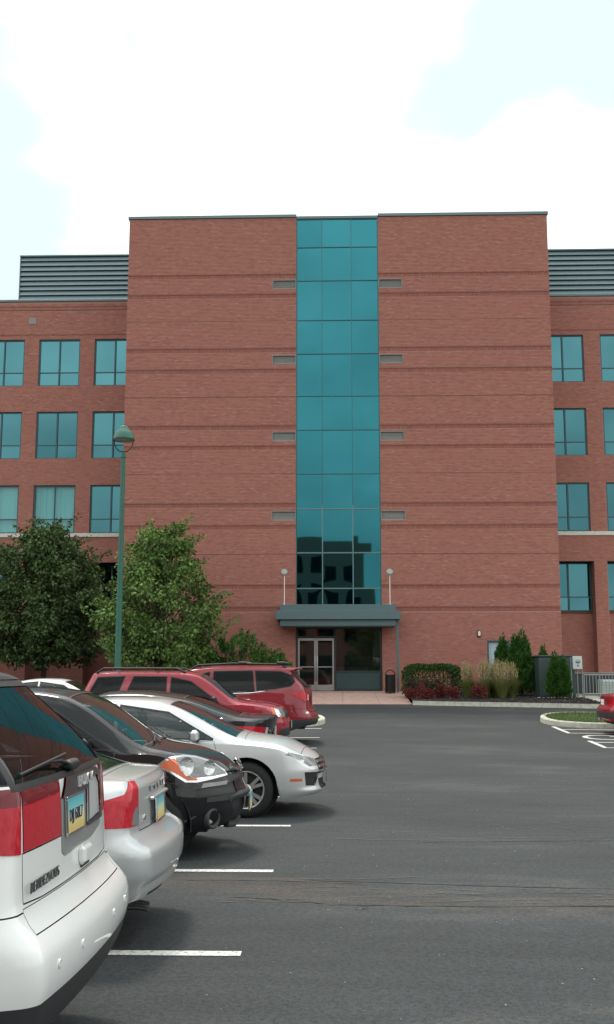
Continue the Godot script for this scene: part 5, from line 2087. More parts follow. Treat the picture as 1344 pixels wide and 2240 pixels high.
# --- nearest: white crossover, tail to the aisle
func white_suv() -> void:
	var sp := spec(4.74, 1.87, 0.355, [1.42, -1.42], M.white_paint_car)
	sp.prof = pv([-2.37, 1.755, -2.3, 1.775, -1.6, 1.79, -0.4, 1.785, 0.35, 1.72, 0.7, 1.60, 1.45, 1.12, 1.6, 1.08, 2.1, 1.0, 2.3, 0.92, 2.37, 0.84])
	sp.belt = pv([-2.37, 1.30, -1.5, 1.25, 0.5, 1.07, 1.5, 1.0, 2.1, 0.86, 2.37, 0.74])
	sp.bot = pv([-2.37, 0.33, -2.0, 0.25, 2.0, 0.25, 2.37, 0.3])
	sp.rear = pv([0.25, 0.13, 0.36, 0.06, 0.47, 0.02, 0.56, 0.0, 0.64, 0.004, 0.69, 0.02, 0.72, 0.045, 0.75, 0.075, 0.79, 0.11, 0.83, 0.128, 0.9, 0.135, 1.0, 0.14, 1.28, 0.16, 1.34, 0.195, 1.70, 0.55, 1.78, 0.63])
	sp.wid = pv([-2.37, 0.84, -2.35, 0.88, -2.30, 0.915, -2.2, 0.95, -1.95, 0.985, -1.4, 1.0, 1.4, 1.0, 1.9, 0.97, 2.2, 0.89, 2.37, 0.72])
	sp.end = 1.2
	sp.bow_r = 0.05
	sp.tumble = 0.30
	sp.cowl = 1.3
	sp.mirror = Vector3(1.0, 1.12, 0.90)
	sp.floor = 0.34
	var rg := []
	rg += pane("rear_window", "rear", pv([-0.71, 1.315, 0.71, 1.315, 0.67, 1.5, 0.60, 1.70, -0.60, 1.70, -0.67, 1.5]), M.tint_dark, false, 0.03)
	rg.append(["tail_spoiler", "rear", pv([-0.9, 1.69, 0.9, 1.69, 0.9, 1.9, -0.9, 1.9]), M.plastic_black, 0.004, false])
	for s in [-1.0, 1.0]:
		var zi := 0.215 if s < 0 else 0.605
		rg.append(["taillight", "rear", pv([s * zi, 1.045, s * 0.692, 1.045, s * 0.692, 1.225, s * zi, 1.235]), M.red_lens, 0.004, true])
		rg.append(["light_band", "rear", pv([s * zi, 1.235, s * 0.692, 1.225, s * 0.692, 1.285, s * zi, 1.30]), M.red_lens_dark, 0.004, true])
	rg.append(["taillight_corner", "rc", pv([0.60, 1.08, 1.047, 1.04, 1.047, 1.228, 0.60, 1.22]), M.red_lens, 0.004, true])
	rg.append(["light_band_corner", "rc", pv([0.60, 1.22, 1.047, 1.228, 1.047, 1.30, 0.60, 1.29]), M.red_lens_dark, 0.004, true])
	rg.append(["reversing_light", "rear", pv([0.27, 1.035, 0.575, 1.05, 0.565, 1.2, 0.50, 1.245, 0.29, 1.235]), M.lamp_white, 0.0, false])
	rg.append(["plate_garnish", "rear", pv([-0.20, 1.20, -0.12, 1.285, 0.05, 1.312, 0.4, 1.312, 0.56, 1.26, 0.6, 1.20, 0.6, 1.02, 0.245, 1.02, 0.245, 1.20]), M.garnish, 0.012, false])
	rg.append(["plate_surround", "rear", pv([-0.205, 1.205, -0.205, 0.965, -0.16, 0.945, 0.35, 0.955, 0.58, 0.985, 0.6, 1.02, 0.245, 1.02, 0.245, 1.205]), M.brushed_silver, 0.002, false])
	rg += with_gap("tailgate", "rear", pv([-0.70, 0.845, -0.5, 0.835, 0.5, 0.835, 0.70, 0.845, 0.70, 1.04, -0.70, 1.04]), sp.paint, false, 0.006)
	rg.append(["quarter_glass", "rc", pv([0.55, 1.33, 1.03, 1.315, 0.80, 1.66, 0.42, 1.62]), M.tint_dark, -0.002, true])
	rg.append(["pillar_trim", "rc", pv([0.50, 1.31, 1.1, 1.31, 1.0, 1.8, 0.36, 1.8]), M.plastic_black, -0.001, true, func(c): return c.y < 1.715 and c.x < -1.3])
	rg += with_gap("step_panel", "rear", pv([-0.73, 0.735, 0.73, 0.735, 0.71, 0.827, -0.71, 0.827]), sp.paint, false, 0.004)
	rg.append(["bumper_cladding", "all", pv([-3, 0, 3, 0, 3, 0.49, -3, 0.49]), M.cladding, 0.0, false])
	rg += with_gap("rear_bumper", "all", pv([-3, 0.4, -1.8, 0.4, -1.8, 0.79, -1.85, 0.812, -3, 0.822]), sp.paint, false, 0.006)
	rg += pane("side_window", "side", pv([-1.95, 1.32, -1.9, 1.58, -1.35, 1.64, -1.2, 1.64, -1.2, 1.27]), M.tint_dark, true)
	rg += pane("side_window", "side", pv([-1.1, 1.25, -1.1, 1.645, -0.25, 1.655, -0.25, 1.18]), M.tint_dark, true)
	rg += pane("side_window", "side", pv([-0.15, 1.17, -0.15, 1.65, 0.35, 1.6, 1.05, 1.12]), M.tint_grey, true)
	rg += pane("windshield", "top", pv([0.6, -1, 0.6, 0.58, 1.42, 0.72, 1.42, -1]), M.tint_grey, false)
	rg += with_gap("front_door", "side", pv([-0.2, 0.45, 0.95, 0.45, 1.05, 1.08, -0.2, 1.14]), sp.paint, true)
	rg += with_gap("rear_door", "side", pv([-0.22, 0.45, -0.95, 0.45, -1.15, 0.8, -1.15, 1.22, -0.22, 1.145]), sp.paint, true)
	rg.append(["headlight", "fc", pv([0.72, 0.78, 1.2, 0.72, 1.2, 0.9, 0.72, 0.95]), M.reflector, 0.002, true])
	rg.append(["grille", "front", pv([-0.4, 0.62, 0.4, 0.62, 0.45, 0.82, -0.45, 0.82]), M.plastic_black, -0.004, false])
	sp.regions = rg
	var t := vehicle("parked_car", "white crossover, nearest at the lower left, with a red light band across its tail", "car", sp, Vector3(-3.48, 0, -5.13), PI - 0.012)
	plate(t, Vector3(rear_x(sp, 1.11, 0.02) - 0.010, 1.115, 0.0), -1.0, -0.06, "DJJ 68L7")
	text3(t, "badge", "BUICK", 0.048, 0.008, M.lamp_white, facing(-1.0, rear_x(sp, 1.25, 0.2) - 0.02, 1.25, 0.19, -0.1), 1.6)
	text3(t, "badge", "RENDEZVOUS", 0.04, 0.006, M.badge_dark, facing(-1.0, rear_x(sp, 0.9, -0.47) - 0.012, 0.90, -0.47, 0.0), 1.25)
	var hd := MB.new()
	hd.box(Vector3(rear_x(sp, 0.9, 0.14) - 0.012, 0.905, 0.16), Vector3(0.05, 0.09, 0.17), 0.022)
	put(hd, "tailgate_handle", sp.paint, t)
	var hr := MB.new()
	hr.box(Vector3(rear_x(sp, 0.88, 0.16) - 0.004, 0.86, 0.18), Vector3(0.015, 0.03, 0.15), 0.004)
	put(hr, "handle_recess", M.plastic_grey, t)
	for z in [-0.62, -0.3, 0.3, 0.62]:
		var ps := MB.new()
		ps.xf = facing(-1.0, rear_x(sp, 0.60, z) - 0.001, 0.60, z) * Transform3D(Basis(Vector3.RIGHT, PI * 0.5), Vector3.ZERO)
		ps.lathe([Vector2(0.02, -0.01), Vector2(0.019, 0.003), Vector2(0.014, 0.004), Vector2(0.0, 0.002)], 14)
		put(ps, "parking_sensor", sp.paint, t)
	var a := Vector3(rear_x(sp, 1.33, 0.1) - 0.02, 1.335, 0.02)
	wiper(t, a, Vector3(rear_x(sp, 1.36, -0.3) - 0.02, 1.37, -0.30), Vector3(rear_x(sp, 1.35, -0.62) - 0.012, 1.345, -0.64))
	var wb := MB.new()
	wb.box(a, Vector3(0.06, 0.05, 0.16), 0.02)
	put(wb, "wiper_base", M.plastic_black, t)
	var ho := MB.new()
	ho.span(Vector3(-2.2, 0.22, 0.1), Vector3(-2.02, 0.3, 0.45), 0.02)
	put(ho, "tow_bracket", M.plastic_black, t)
	for z in [-0.68, 0.68]:
		var rr := MB.new()
		rr.tube([Vector3(-1.5, 1.72, z * 0.93), Vector3(-1.35, 1.78, z * 0.93), Vector3(0.1, 1.78, z * 0.93), Vector3(0.25, 1.71, z * 0.93)], 0.018, 8)
		put(rr, "roof_rail", M.plastic_black, t)

# --- silver saloon, tail to the aisle
func silver_saloon() -> void:
	var sp := spec(4.47, 1.77, 0.317, [1.37, -1.27], M.silver_cool)
	sp.prof = pv([-2.235, 1.052, -2.225, 1.066, -2.19, 1.072, -1.85, 1.085, -1.72, 1.10, -1.33, 1.255, -0.8, 1.41, -0.2, 1.45, 0.3, 1.43, 0.5, 1.37, 1.25, 1.0, 1.4, 0.96, 1.95, 0.86, 2.15, 0.76, 2.235, 0.68])
	sp.belt = pv([-2.235, 0.93, -1.9, 0.97, -1.5, 1.0, -0.5, 0.96, 1.0, 0.9, 1.5, 0.86, 2.0, 0.76, 2.235, 0.62])
	sp.rear = pv([0.2, 0.16, 0.30, 0.09, 0.36, 0.035, 0.42, 0.03, 0.45, 0.004, 0.5, 0.0, 0.62, 0.005, 0.645, 0.03, 0.70, 0.115, 0.73, 0.14, 1.0, 0.155, 1.05, 0.19])
	sp.wid = pv([-2.235, 0.80, -2.215, 0.85, -2.17, 0.895, -2.08, 0.93, -1.85, 0.97, -1.3, 1.0, 1.2, 1.0, 1.75, 0.96, 2.05, 0.88, 2.235, 0.66])
	sp.bow_r = 0.10
	sp.crown = pv([-2.235, 0.02, -1.7, 0.03, -1.4, 0.075, 0.6, 0.075, 1.4, 0.08, 2.235, 0.09])
	sp.cowl = 1.15
	sp.mirror = Vector3(0.8, 0.98, 0.86)
	sp.mirror_mat = sp.paint
	var rg := []
	rg += pane("rear_window", "top", pv([-1.74, -1, -1.74, 0.58, -1.68, 0.62, -0.9, 0.52, -0.86, -1]), M.tint_green, false)
	rg += pane("windshield", "top", pv([0.52, -1, 0.52, 0.52, 1.22, 0.70, 1.25, -1]), M.tint_green, false)
	rg.append(["reversing_light", "rc", pv([0.955, 0.785, 1.055, 0.775, 1.055, 0.89, 1.01, 0.885, 0.975, 0.85]), M.reflector, 0.004, true])
	rg.append(["taillight", "rc", pv([0.55, 0.79, 1.055, 0.772, 1.06, 1.05, 0.98, 1.055, 0.90, 0.985, 0.76, 0.955, 0.55, 0.94]), M.red_lens, 0.005, true])
	rg.append(["exhaust_grille", "rear2", pv([0.30, 0.30, 0.66, 0.30, 0.66, 0.365, 0.32, 0.365]), M.plastic_black, -0.004, true])
	rg.append(["plate_recess", "rear", pv([-0.27, 0.74, 0.27, 0.74, 0.27, 0.90, -0.27, 0.90]), sp.paint, -0.018, false])
	rg += with_gap("boot_lid", "rear", pv([-0.545, 0.735, 0.545, 0.735, 0.545, 1.2, -0.545, 1.2]), sp.paint, false, 0.006)
	rg += with_gap("boot_lid", "top", pv([-2.2, -1, -2.2, 0.60, -1.80, 0.62, -1.78, -1]), sp.paint, false, 0.006).map(func(r): return r + [func(c): return c.y > 0.95])
	rg.append(["rear_bumper", "all", pv([-3, 0.1, -1.64, 0.1, -1.64, 0.70, -3, 0.72]), sp.paint, 0.0, false])
	rg += pane("side_window", "side", pv([0.95, 0.95, 0.42, 1.27, -0.15, 1.345, -0.15, 0.99]), M.tint_green, true)
	rg += pane("side_window", "side", pv([-0.23, 0.99, -0.23, 1.345, -0.7, 1.31, -1.15, 1.12, -1.2, 1.03]), M.tint_green, true)
	rg += with_gap("front_door", "side", pv([-0.19, 0.3, 0.85, 0.3, 1.0, 0.93, -0.19, 0.965]), sp.paint, true)
	rg += with_gap("rear_door", "side", pv([-0.2, 0.3, -0.8, 0.3, -1.08, 0.7, -1.12, 0.99, -0.2, 0.965]), sp.paint, true)
	rg.append(["headlight", "fc", pv([0.75, 0.66, 1.25, 0.6, 1.25, 0.7, 0.75, 0.78]), M.reflector, 0.002, true])
	rg.append(["grille", "front", pv([-0.3, 0.5, 0.3, 0.5, 0.3, 0.66, -0.3, 0.66]), M.plastic_black, -0.004, false])
	sp.regions = rg
	var t := vehicle("parked_car", "silver saloon, tail out, between the white crossover and the black hatchback", "car", sp, Vector3(-3.385, 0, -7.72), PI)
	plate(t, Vector3(rear_x(sp, 0.83, 0) - 0.016, 0.825, 0), -1.0, -0.06, "")
	var gb := MB.new()
	gb.box(Vector3(rear_x(sp, 0.91, 0) - 0.012, 0.912, 0), Vector3(0.035, 0.022, 0.6), 0.008)
	put(gb, "plate_light_bar", M.brushed_silver, t)
	var ltr := "VOLVO"
	for k in 5:
		var z := -0.26 + k * 0.13
		text3(t, "badge_letter", ltr[k], 0.034, 0.006, M.badge_dark, facing(-1.0, rear_x(sp, 0.98, z) - 0.003, 0.975, z, -0.1), 1.3)
	text3(t, "badge", "S40", 0.04, 0.006, M.chrome, facing(-1.0, rear_x(sp, 0.79, -0.46) - 0.006, 0.80, -0.44), 1.1)
	var ep := MB.new()
	ep.tube([Vector3(-1.85, 0.245, -0.45), Vector3(-2.07, 0.245, -0.46), Vector3(-2.12, 0.235, -0.46)], 0.034, 12)
	put(ep, "exhaust_pipe", M.badge_dark, t)

# --- black hatchback, nose to the aisle
func black_hatch() -> void:
	var sp := spec(4.1, 1.785, 0.325, [1.2, -1.33], M.black_paint)
	sp.prof = pv([-2.05, 1.52, -1.95, 1.58, -0.9, 1.625, -0.1, 1.62, 0.25, 1.58, 0.42, 1.52, 1.12, 1.10, 1.25, 1.065, 1.65, 1.01, 1.88, 0.93, 2.0, 0.83, 2.05, 0.74])
	sp.belt = pv([-2.05, 1.15, -0.8, 1.05, 0.3, 1.0, 1.1, 0.99, 1.5, 0.93, 1.85, 0.8, 2.05, 0.62])
	sp.bot = pv([-2.05, 0.36, -1.6, 0.25, 1.6, 0.22, 1.85, 0.23, 2.05, 0.28])
	sp.front = pv([0.18, 0.20, 0.26, 0.10, 0.34, 0.03, 0.45, 0.0, 0.58, 0.0, 0.66, 0.035, 0.74, 0.05, 0.86, 0.10, 0.95, 0.17, 1.02, 0.28])
	sp.rear = pv([0.25, 0.1, 0.4, 0.03, 0.55, 0.0, 0.7, 0.02, 1.1, 0.06, 1.6, 0.28])
	sp.bow_f = 0.5
	sp.end = 0.8
	sp.tumble = 0.30
	sp.crown = pv([-2.05, 0.07, 0.4, 0.075, 1.2, 0.10, 1.7, 0.12, 2.05, 0.10])
	sp.cowl = 1.0
	sp.mirror = Vector3(0.58, 1.07, 0.85)
	sp.style = 1
	sp.seats = [0.1, -0.75]
	var rg := []
	rg += pane("windshield", "top", pv([0.34, -1, 0.34, 0.60, 1.08, 0.72, 1.12, 0.5, 1.15, -1]), M.tint_green, false, 0.02)
	rg += pane("side_window", "side", pv([0.78, 1.04, 0.22, 1.40, -0.2, 1.46, -0.2, 1.06]), M.tint_green, true)
	rg += pane("side_window", "side", pv([-0.3, 1.06, -0.3, 1.47, -1.1, 1.46, -1.2, 1.12]), M.tint_dark, true)
	rg += pane("side_window", "side", pv([-1.3, 1.13, -1.22, 1.46, -1.6, 1.44, -1.65, 1.17]), M.tint_dark, true)
	rg += pane("rear_window", "rear", pv([-0.6, 1.15, 0.6, 1.15, 0.5, 1.48, -0.5, 1.48]), M.tint_dark, false)
	# lamp: amber strip round the outside, two bowls inside
	rg.append(["headlight_amber", "fc", pv([0.30, 0.885, 0.36, 0.935, 0.46, 0.945, 0.45, 0.86, 0.52, 0.772, 0.63, 0.755, 0.63, 0.738, 0.52, 0.742]), M.amber_lens, 0.004, true])
	rg.append(["headlight", "fc", pv([0.43, 0.86, 0.47, 0.95, 0.60, 0.955, 0.75, 0.935, 0.9, 0.885, 1.02, 0.80, 1.03, 0.77, 0.52, 0.757]), M.clear_lens, 0.004, true])
	rg.append(["headlight_rim", "fc", grow_poly(pv([0.28, 0.885, 0.35, 0.945, 0.47, 0.96, 0.60, 0.965, 0.75, 0.945, 0.9, 0.895, 1.03, 0.80, 1.04, 0.765, 0.63, 0.725, 0.5, 0.732]), 0.006), M.chrome, 0.002, true])
	rg.append(["turn_light", "fc", pv([0.66, 0.665, 1.0, 0.675, 1.02, 0.71, 0.69, 0.705]), M.lamp_smoke, 0.003, true])
	rg.append(["lamp_slot", "fc", pv([0.60, 0.57, 1.15, 0.585, 1.13, 0.70, 0.60, 0.655]), M.plastic_black, -0.01, true])
	rg.append(["grille", "front", pv([-0.42, 0.70, 0.42, 0.70, 0.45, 0.76, -0.45, 0.76]), M.plastic_black, -0.004, false])
	rg.append(["lower_grille", "front", pv([-0.40, 0.29, 0.40, 0.29, 0.46, 0.53, -0.46, 0.53]), M.plastic_black, -0.03, false])
	rg.append(["bumper_guard", "fc", pv([0.70, 0.53, 1.4, 0.53, 1.4, 0.59, 0.72, 0.575]), M.plastic_grey, 0.006, false])
	rg += with_gap("bonnet", "top", pv([1.18, -1, 1.17, 0.68, 1.5, 0.66, 1.80, 0.52, 1.95, 0.3, 1.99, -1]), sp.paint, false, 0.007)
	rg += with_gap("front_door", "side", pv([-0.25, 0.35, 0.72, 0.35, 0.86, 0.7, 0.84, 1.01, -0.25, 1.03]), sp.paint, true)
	rg += with_gap("rear_door", "side", pv([-0.26, 0.35, -0.85, 0.35, -1.12, 0.7, -1.15, 1.08, -0.26, 1.035]), sp.paint, true)
	sp.regions = rg
	var t := vehicle("parked_car", "black boxy hatchback, nose out, with amber-edged headlights", "car", sp, Vector3(-3.0, 0, -11.15), 0.0)
	# bowls behind the clear lens
	for s in [-1.0, 1.0]:
		for q in [[1.50, 0.865, 0.70, 0.082], [1.70, 0.84, 0.52, 0.066]]:
			var b := MB.new()
			b.xf = Transform3D(Basis(Vector3.UP, -0.75 * s) * Basis(Vector3.BACK, -PI * 0.5), Vector3(q[0], q[1], s * q[2]))
			b.lathe([Vector2(0, -0.05), Vector2(q[3] * 0.6, -0.03), Vector2(q[3], 0.03), Vector2(q[3] * 1.12, 0.03)], 20, false)
			put(b, "lamp_bowl", M.reflector, t)
		var fg := MB.new()
		fg.xf = Transform3D(Basis(Vector3.UP, -0.6 * s) * Basis(Vector3.BACK, -PI * 0.5), Vector3(1.765, 0.37, s * 0.645))
		fg.lathe([Vector2(0.098, -0.12), Vector2(0.098, 0.02), Vector2(0.09, 0.03), Vector2(0.072, 0.03), Vector2(0.066, 0.0), Vector2(0.055, -0.03), Vector2(0.0, -0.03)], 24, false)
		var fo := put(fg, "fog_light", M.plastic_grey, t)
		var fl := MB.new()
		fl.xf = Transform3D(Basis(Vector3.UP, -0.6 * s) * Basis(Vector3.BACK, -PI * 0.5), Vector3(1.765, 0.37, s * 0.645))
		fl.lathe([Vector2(0.055, -0.015), Vector2(0.04, 0.0), Vector2(0, 0.005)], 18, false)
		put(fl, "lens", M.lamp_white, fo)
	var gf := MB.new()
	var loop := []
	for q in [[-0.47, 0.55], [-0.40, 0.28], [-0.2, 0.265], [0.2, 0.265], [0.40, 0.28], [0.47, 0.55], [0.3, 0.565], [0.0, 0.57], [-0.3, 0.565], [-0.47, 0.55]]:
		loop.append(Vector3(front_x(sp, q[1], q[0]) - 0.005, q[1], q[0]))
	gf.tube(loop, 0.035, 8, false)
	put(gf, "bumper_guard", M.plastic_grey, t)
	plate(t, Vector3(front_x(sp, 0.5, 0) + 0.035, 0.47, 0), 1.0, 0.0, "")
	var cg := MB.new()
	cg.tube([Vector3(front_x(sp, 0.8, -0.36) + 0.004, 0.83, -0.36), Vector3(front_x(sp, 0.82, -0.2) + 0.01, 0.80, -0.2), Vector3(front_x(sp, 0.8, 0) + 0.012, 0.795, 0), Vector3(front_x(sp, 0.82, 0.2) + 0.01, 0.80, 0.2), Vector3(front_x(sp, 0.8, 0.36) + 0.004, 0.83, 0.36)], 0.016, 8)
	put(cg, "grille_trim", M.chrome, t)
	var bd := MB.new()
	bd.xf = facing(1.0, front_x(sp, 0.87, 0) + 0.008, 0.87, 0, -0.7) * Transform3D(Basis(Vector3.RIGHT, PI * 0.5).scaled(Vector3(1.7, 1, 1)), Vector3.ZERO)
	bd.lathe([Vector2(0.04, -0.006), Vector2(0.038, 0.008), Vector2(0.0, 0.010)], 20)
	put(bd, "badge", M.chrome, t)
	wiper(t, Vector3(1.16, 1.085, 0.45), Vector3(1.10, 1.125, 0.10), Vector3(0.95, 1.19, -0.30))
	wiper(t, Vector3(1.17, 1.085, -0.1), Vector3(1.12, 1.12, -0.4), Vector3(1.0, 1.16, -0.62))

# --- silver sedan, nose to the aisle
func silver_sedan() -> void:
	var sp := spec(4.84, 1.83, 0.335, [1.45, -1.28], M.silver_bright)
	sp.prof = pv([-2.42, 0.97, -2.38, 1.02, -1.85, 1.06, -1.72, 1.07, -0.95, 1.37, -0.25, 1.445, 0.25, 1.43, 0.5, 1.37, 1.35, 1.0, 1.5, 0.97, 2.0, 0.90, 2.25, 0.80, 2.36, 0.72, 2.42, 0.64])
	sp.belt = pv([-2.42, 0.88, -1.7, 0.98, -0.5, 0.955, 1.0, 0.90, 1.5, 0.87, 2.0, 0.79, 2.25, 0.70, 2.42, 0.56])
	sp.front = pv([0.18, 0.14, 0.26, 0.035, 0.31, 0.0, 0.36, 0.02, 0.45, 0.02, 0.55, 0.015, 0.63, 0.04, 0.72, 0.07, 0.80, 0.13, 0.9, 0.25])
	sp.bow_f = 0.30
	sp.cowl = 1.2
	sp.mirror = Vector3(0.82, 0.99, 0.91)
	sp.spokes = 5
	var rg := []
	rg += pane("windshield", "top", pv([0.46, -1, 0.46, 0.54, 1.30, 0.74, 1.36, -1]), M.tint_grey, false)
	rg += pane("rear_window", "top", pv([-1.68, -1, -1.66, 0.66, -0.98, 0.54, -0.95, -1]), M.tint_grey, false)
	rg += pane("side_window", "side", pv([1.02, 0.945, 0.45, 1.26, -0.15, 1.345, -0.15, 0.985]), M.tint_green, true)
	rg += pane("side_window", "side", pv([-0.23, 0.985, -0.23, 1.35, -0.8, 1.30, -1.25, 1.10, -1.28, 1.02]), M.tint_green, true)
	rg.append(["headlight", "fc", pv([0.74, 0.755, 0.80, 0.745, 1.12, 0.60, 1.30, 0.60, 1.32, 0.68, 1.05, 0.735, 0.82, 0.785]), M.clear_lens, 0.003, true])
	rg.append(["side_marker", "fc", pv([0.80, 0.435, 0.96, 0.43, 0.96, 0.465, 0.80, 0.465]), M.amber_lens, 0.002, true])
	rg.append(["fog_recess", "fc", pv([1.02, 0.375, 1.22, 0.36, 1.34, 0.52, 0.99, 0.54]), M.plastic_black, -0.02, true])
	rg.append(["grille", "front", pv([-0.46, 0.50, 0.46, 0.50, 0.5, 0.68, -0.5, 0.68]), M.plastic_black, -0.02, false])
	rg.append(["lower_grille", "front", pv([-0.42, 0.31, 0.42, 0.31, 0.48, 0.44, -0.48, 0.44]), M.plastic_black, -0.02, false])
	rg += with_gap("bonnet", "top", pv([1.42, -1, 1.42, 0.76, 1.9, 0.72, 2.12, 0.62, 2.24, -1]), sp.paint, false, 0.006)
	rg.append(["front_bumper", "all", pv([1.9, 0, 3, 0, 3, 0.58, 2.2, 0.6, 1.9, 0.56]), sp.paint, 0.0, false])
	rg += with_gap("front_door", "side", pv([-0.19, 0.3, 0.92, 0.3, 1.08, 0.8, 1.05, 0.915, -0.19, 0.955]), sp.paint, true)
	rg += with_gap("rear_door", "side", pv([-0.2, 0.3, -0.8, 0.3, -1.1, 0.7, -1.18, 0.965, -0.2, 0.955]), sp.paint, true)
	rg.append(["taillight", "rc", pv([0.75, 0.72, 1.2, 0.72, 1.2, 0.92, 0.75, 0.9]), M.red_lens, 0.002, true])
	sp.regions = rg
	sp.handles = [[-0.05, 0.84, 0.92], [-1.02, 0.86, 0.92]]
	var t := vehicle("parked_car", "bright silver sedan, nose out, with a twin-spoke front wheel in full view", "car", sp, Vector3(-2.60, 0, -14.2), 0.0)
	for s in [-1.0, 1.0]:
		for q in [[1.98, 0.70, 0.74, 0.055], [2.10, 0.68, 0.62, 0.05]]:
			var b := MB.new()
			b.xf = Transform3D(Basis(Vector3.UP, -0.7 * s) * Basis(Vector3.BACK, -PI * 0.5), Vector3(q[0], q[1], s * q[2]))
			b.lathe([Vector2(0, -0.05), Vector2(q[3] * 0.6, -0.03), Vector2(q[3], 0.03), Vector2(q[3] * 1.15, 0.03)], 18, false)
			put(b, "lamp_bowl", M.reflector, t)
		var bl := MB.new()
		bl.box(Vector3(2.16, 0.43, s * 0.70), Vector3(0.03, 0.17, 0.03), 0.01, Basis(Vector3.UP, -0.7 * s) * Basis(Vector3.RIGHT, 0.5 * s))
		put(bl, "fog_trim", M.chrome, t)
	for k in 3:
		var y := 0.53 + k * 0.06
		var gb := MB.new()
		var pts := []
		for j in 13:
			var z := -0.46 + 0.92 * j / 12.0
			pts.append(Vector3(front_x(sp, y, z) + 0.006, y, z))
		gb.tube(pts, 0.019, 8)
		put(gb, "grille_bar", M.chrome, t)
	plate(t, Vector3(front_x(sp, 0.47, 0) + 0.03, 0.45, 0), 1.0, 0.0, "")
	var ant := MB.new()
	ant.box(Vector3(-0.9, 1.40, 0), Vector3(0.16, 0.04, 0.05), 0.015)
	put(ant, "antenna_fin", sp.paint, t)

# --- black sedan with a fastback roof, tail to the aisle
func black_coupe_sedan() -> void:
	var sp := spec(4.82, 1.835, 0.33, [1.42, -1.38], M.black_metallic)
	sp.prof = pv([-2.41, 1.05, -2.39, 1.085, -2.3, 1.09, -2.0, 1.10, -1.85, 1.115, -1.0, 1.38, -0.2, 1.47, 0.2, 1.46, 0.5, 1.38, 1.4, 0.98, 1.55, 0.95, 2.1, 0.84, 2.3, 0.74, 2.41, 0.62])
	sp.belt = pv([-2.41, 0.99, -1.8, 1.03, -0.8, 0.98, 0.8, 0.89, 1.5, 0.85, 2.1, 0.74, 2.41, 0.54])
	sp.rear = pv([0.2, 0.14, 0.34, 0.05, 0.5, 0.0, 0.64, 0.0, 0.70, 0.04, 0.76, 0.10, 1.0, 0.05, 1.06, 0.03, 1.1, 0.06])
	sp.bow_r = 0.26
	sp.crown = pv([-2.41, 0.045, -1.9, 0.05, -1.3, 0.08, 0.6, 0.075, 1.4, 0.08, 2.41, 0.09])
	sp.cowl = 1.25
	sp.mirror = Vector3(0.85, 0.97, 0.91)
	var rg := []
	rg += pane("rear_window", "top", pv([-1.84, -1, -1.82, 0.62, -0.98, 0.54, -0.95, -1]), M.tint_dark, false)
	rg += pane("windshield", "top", pv([0.46, -1, 0.46, 0.54, 1.36, 0.72, 1.40, -1]), M.tint_grey, false)
	rg += pane("side_window", "side", pv([1.08, 0.93, 0.45, 1.26, -0.1, 1.36, -0.1, 0.985]), M.tint_grey, true)
	rg += pane("side_window", "side", pv([-0.18, 0.99, -0.18, 1.365, -0.7, 1.33, -0.93, 1.27, -0.93, 1.035]), M.tint_grey, true)
	rg += pane("quarter_window", "side", pv([-1.02, 1.05, -1.02, 1.25, -1.15, 1.22, -1.55, 1.08]), M.tint_dark, true)
	rg.append(["taillight", "rc", pv([0.42, 0.93, 0.62, 0.955, 0.98, 0.945, 1.12, 0.93, 1.14, 0.80, 0.92, 0.775, 0.72, 0.82]), M.red_lens, 0.006, true])
	rg.append(["reversing_light", "rc", pv([1.14, 0.80, 1.14, 0.93, 1.22, 0.92, 1.22, 0.81]), M.lamp_white, 0.004, true])
	rg += with_gap("boot_lid", "top", pv([-2.36, -1, -2.34, 0.6, -1.95, 0.62, -1.93, -1]), sp.paint, false, 0.006).map(func(r): return r + [func(c): return c.y > 0.95])
	rg += with_gap("rear_bumper", "all", pv([-3, 0.1, -1.9, 0.1, -1.9, 0.72, -3, 0.74]), sp.paint, false, 0.006)
	rg += with_gap("front_door", "side", pv([-0.14, 0.3, 0.95, 0.3, 1.12, 0.8, 1.1, 0.9, -0.14, 0.955]), sp.paint, true)
	rg += with_gap("rear_door", "side", pv([-0.15, 0.3, -0.85, 0.3, -1.15, 0.7, -1.0, 1.0, -0.15, 0.96]), sp.paint, true)
	rg.append(["headlight", "fc", pv([0.7, 0.68, 1.25, 0.58, 1.28, 0.68, 0.7, 0.78]), M.reflector, 0.002, true])
	sp.regions = rg
	var t := vehicle("parked_car", "black sedan, tail out with red lamps, behind the bright silver sedan", "car", sp, Vector3(-3.34, 0.015, -16.9), PI)
	for s in [-1.0, 1.0]:
		var ch := MB.new()
		ch.tube([Vector3(-0.95, 1.022, s * 0.872), Vector3(-1.2, 1.032, s * 0.868), Vector3(-1.60, 1.062, s * 0.84)], 0.014, 6)
		put(ch, "window_trim", M.chrome, t)
	text3(t, "badge", "G", 0.05, 0.006, M.chrome, facing(-1.0, rear_x(sp, 0.86, 0.4) - 0.003, 0.86, -0.45))
	plate(t, Vector3(rear_x(sp, 0.84, 0) - 0.02, 0.84, 0), -1.0, 0.05, "")

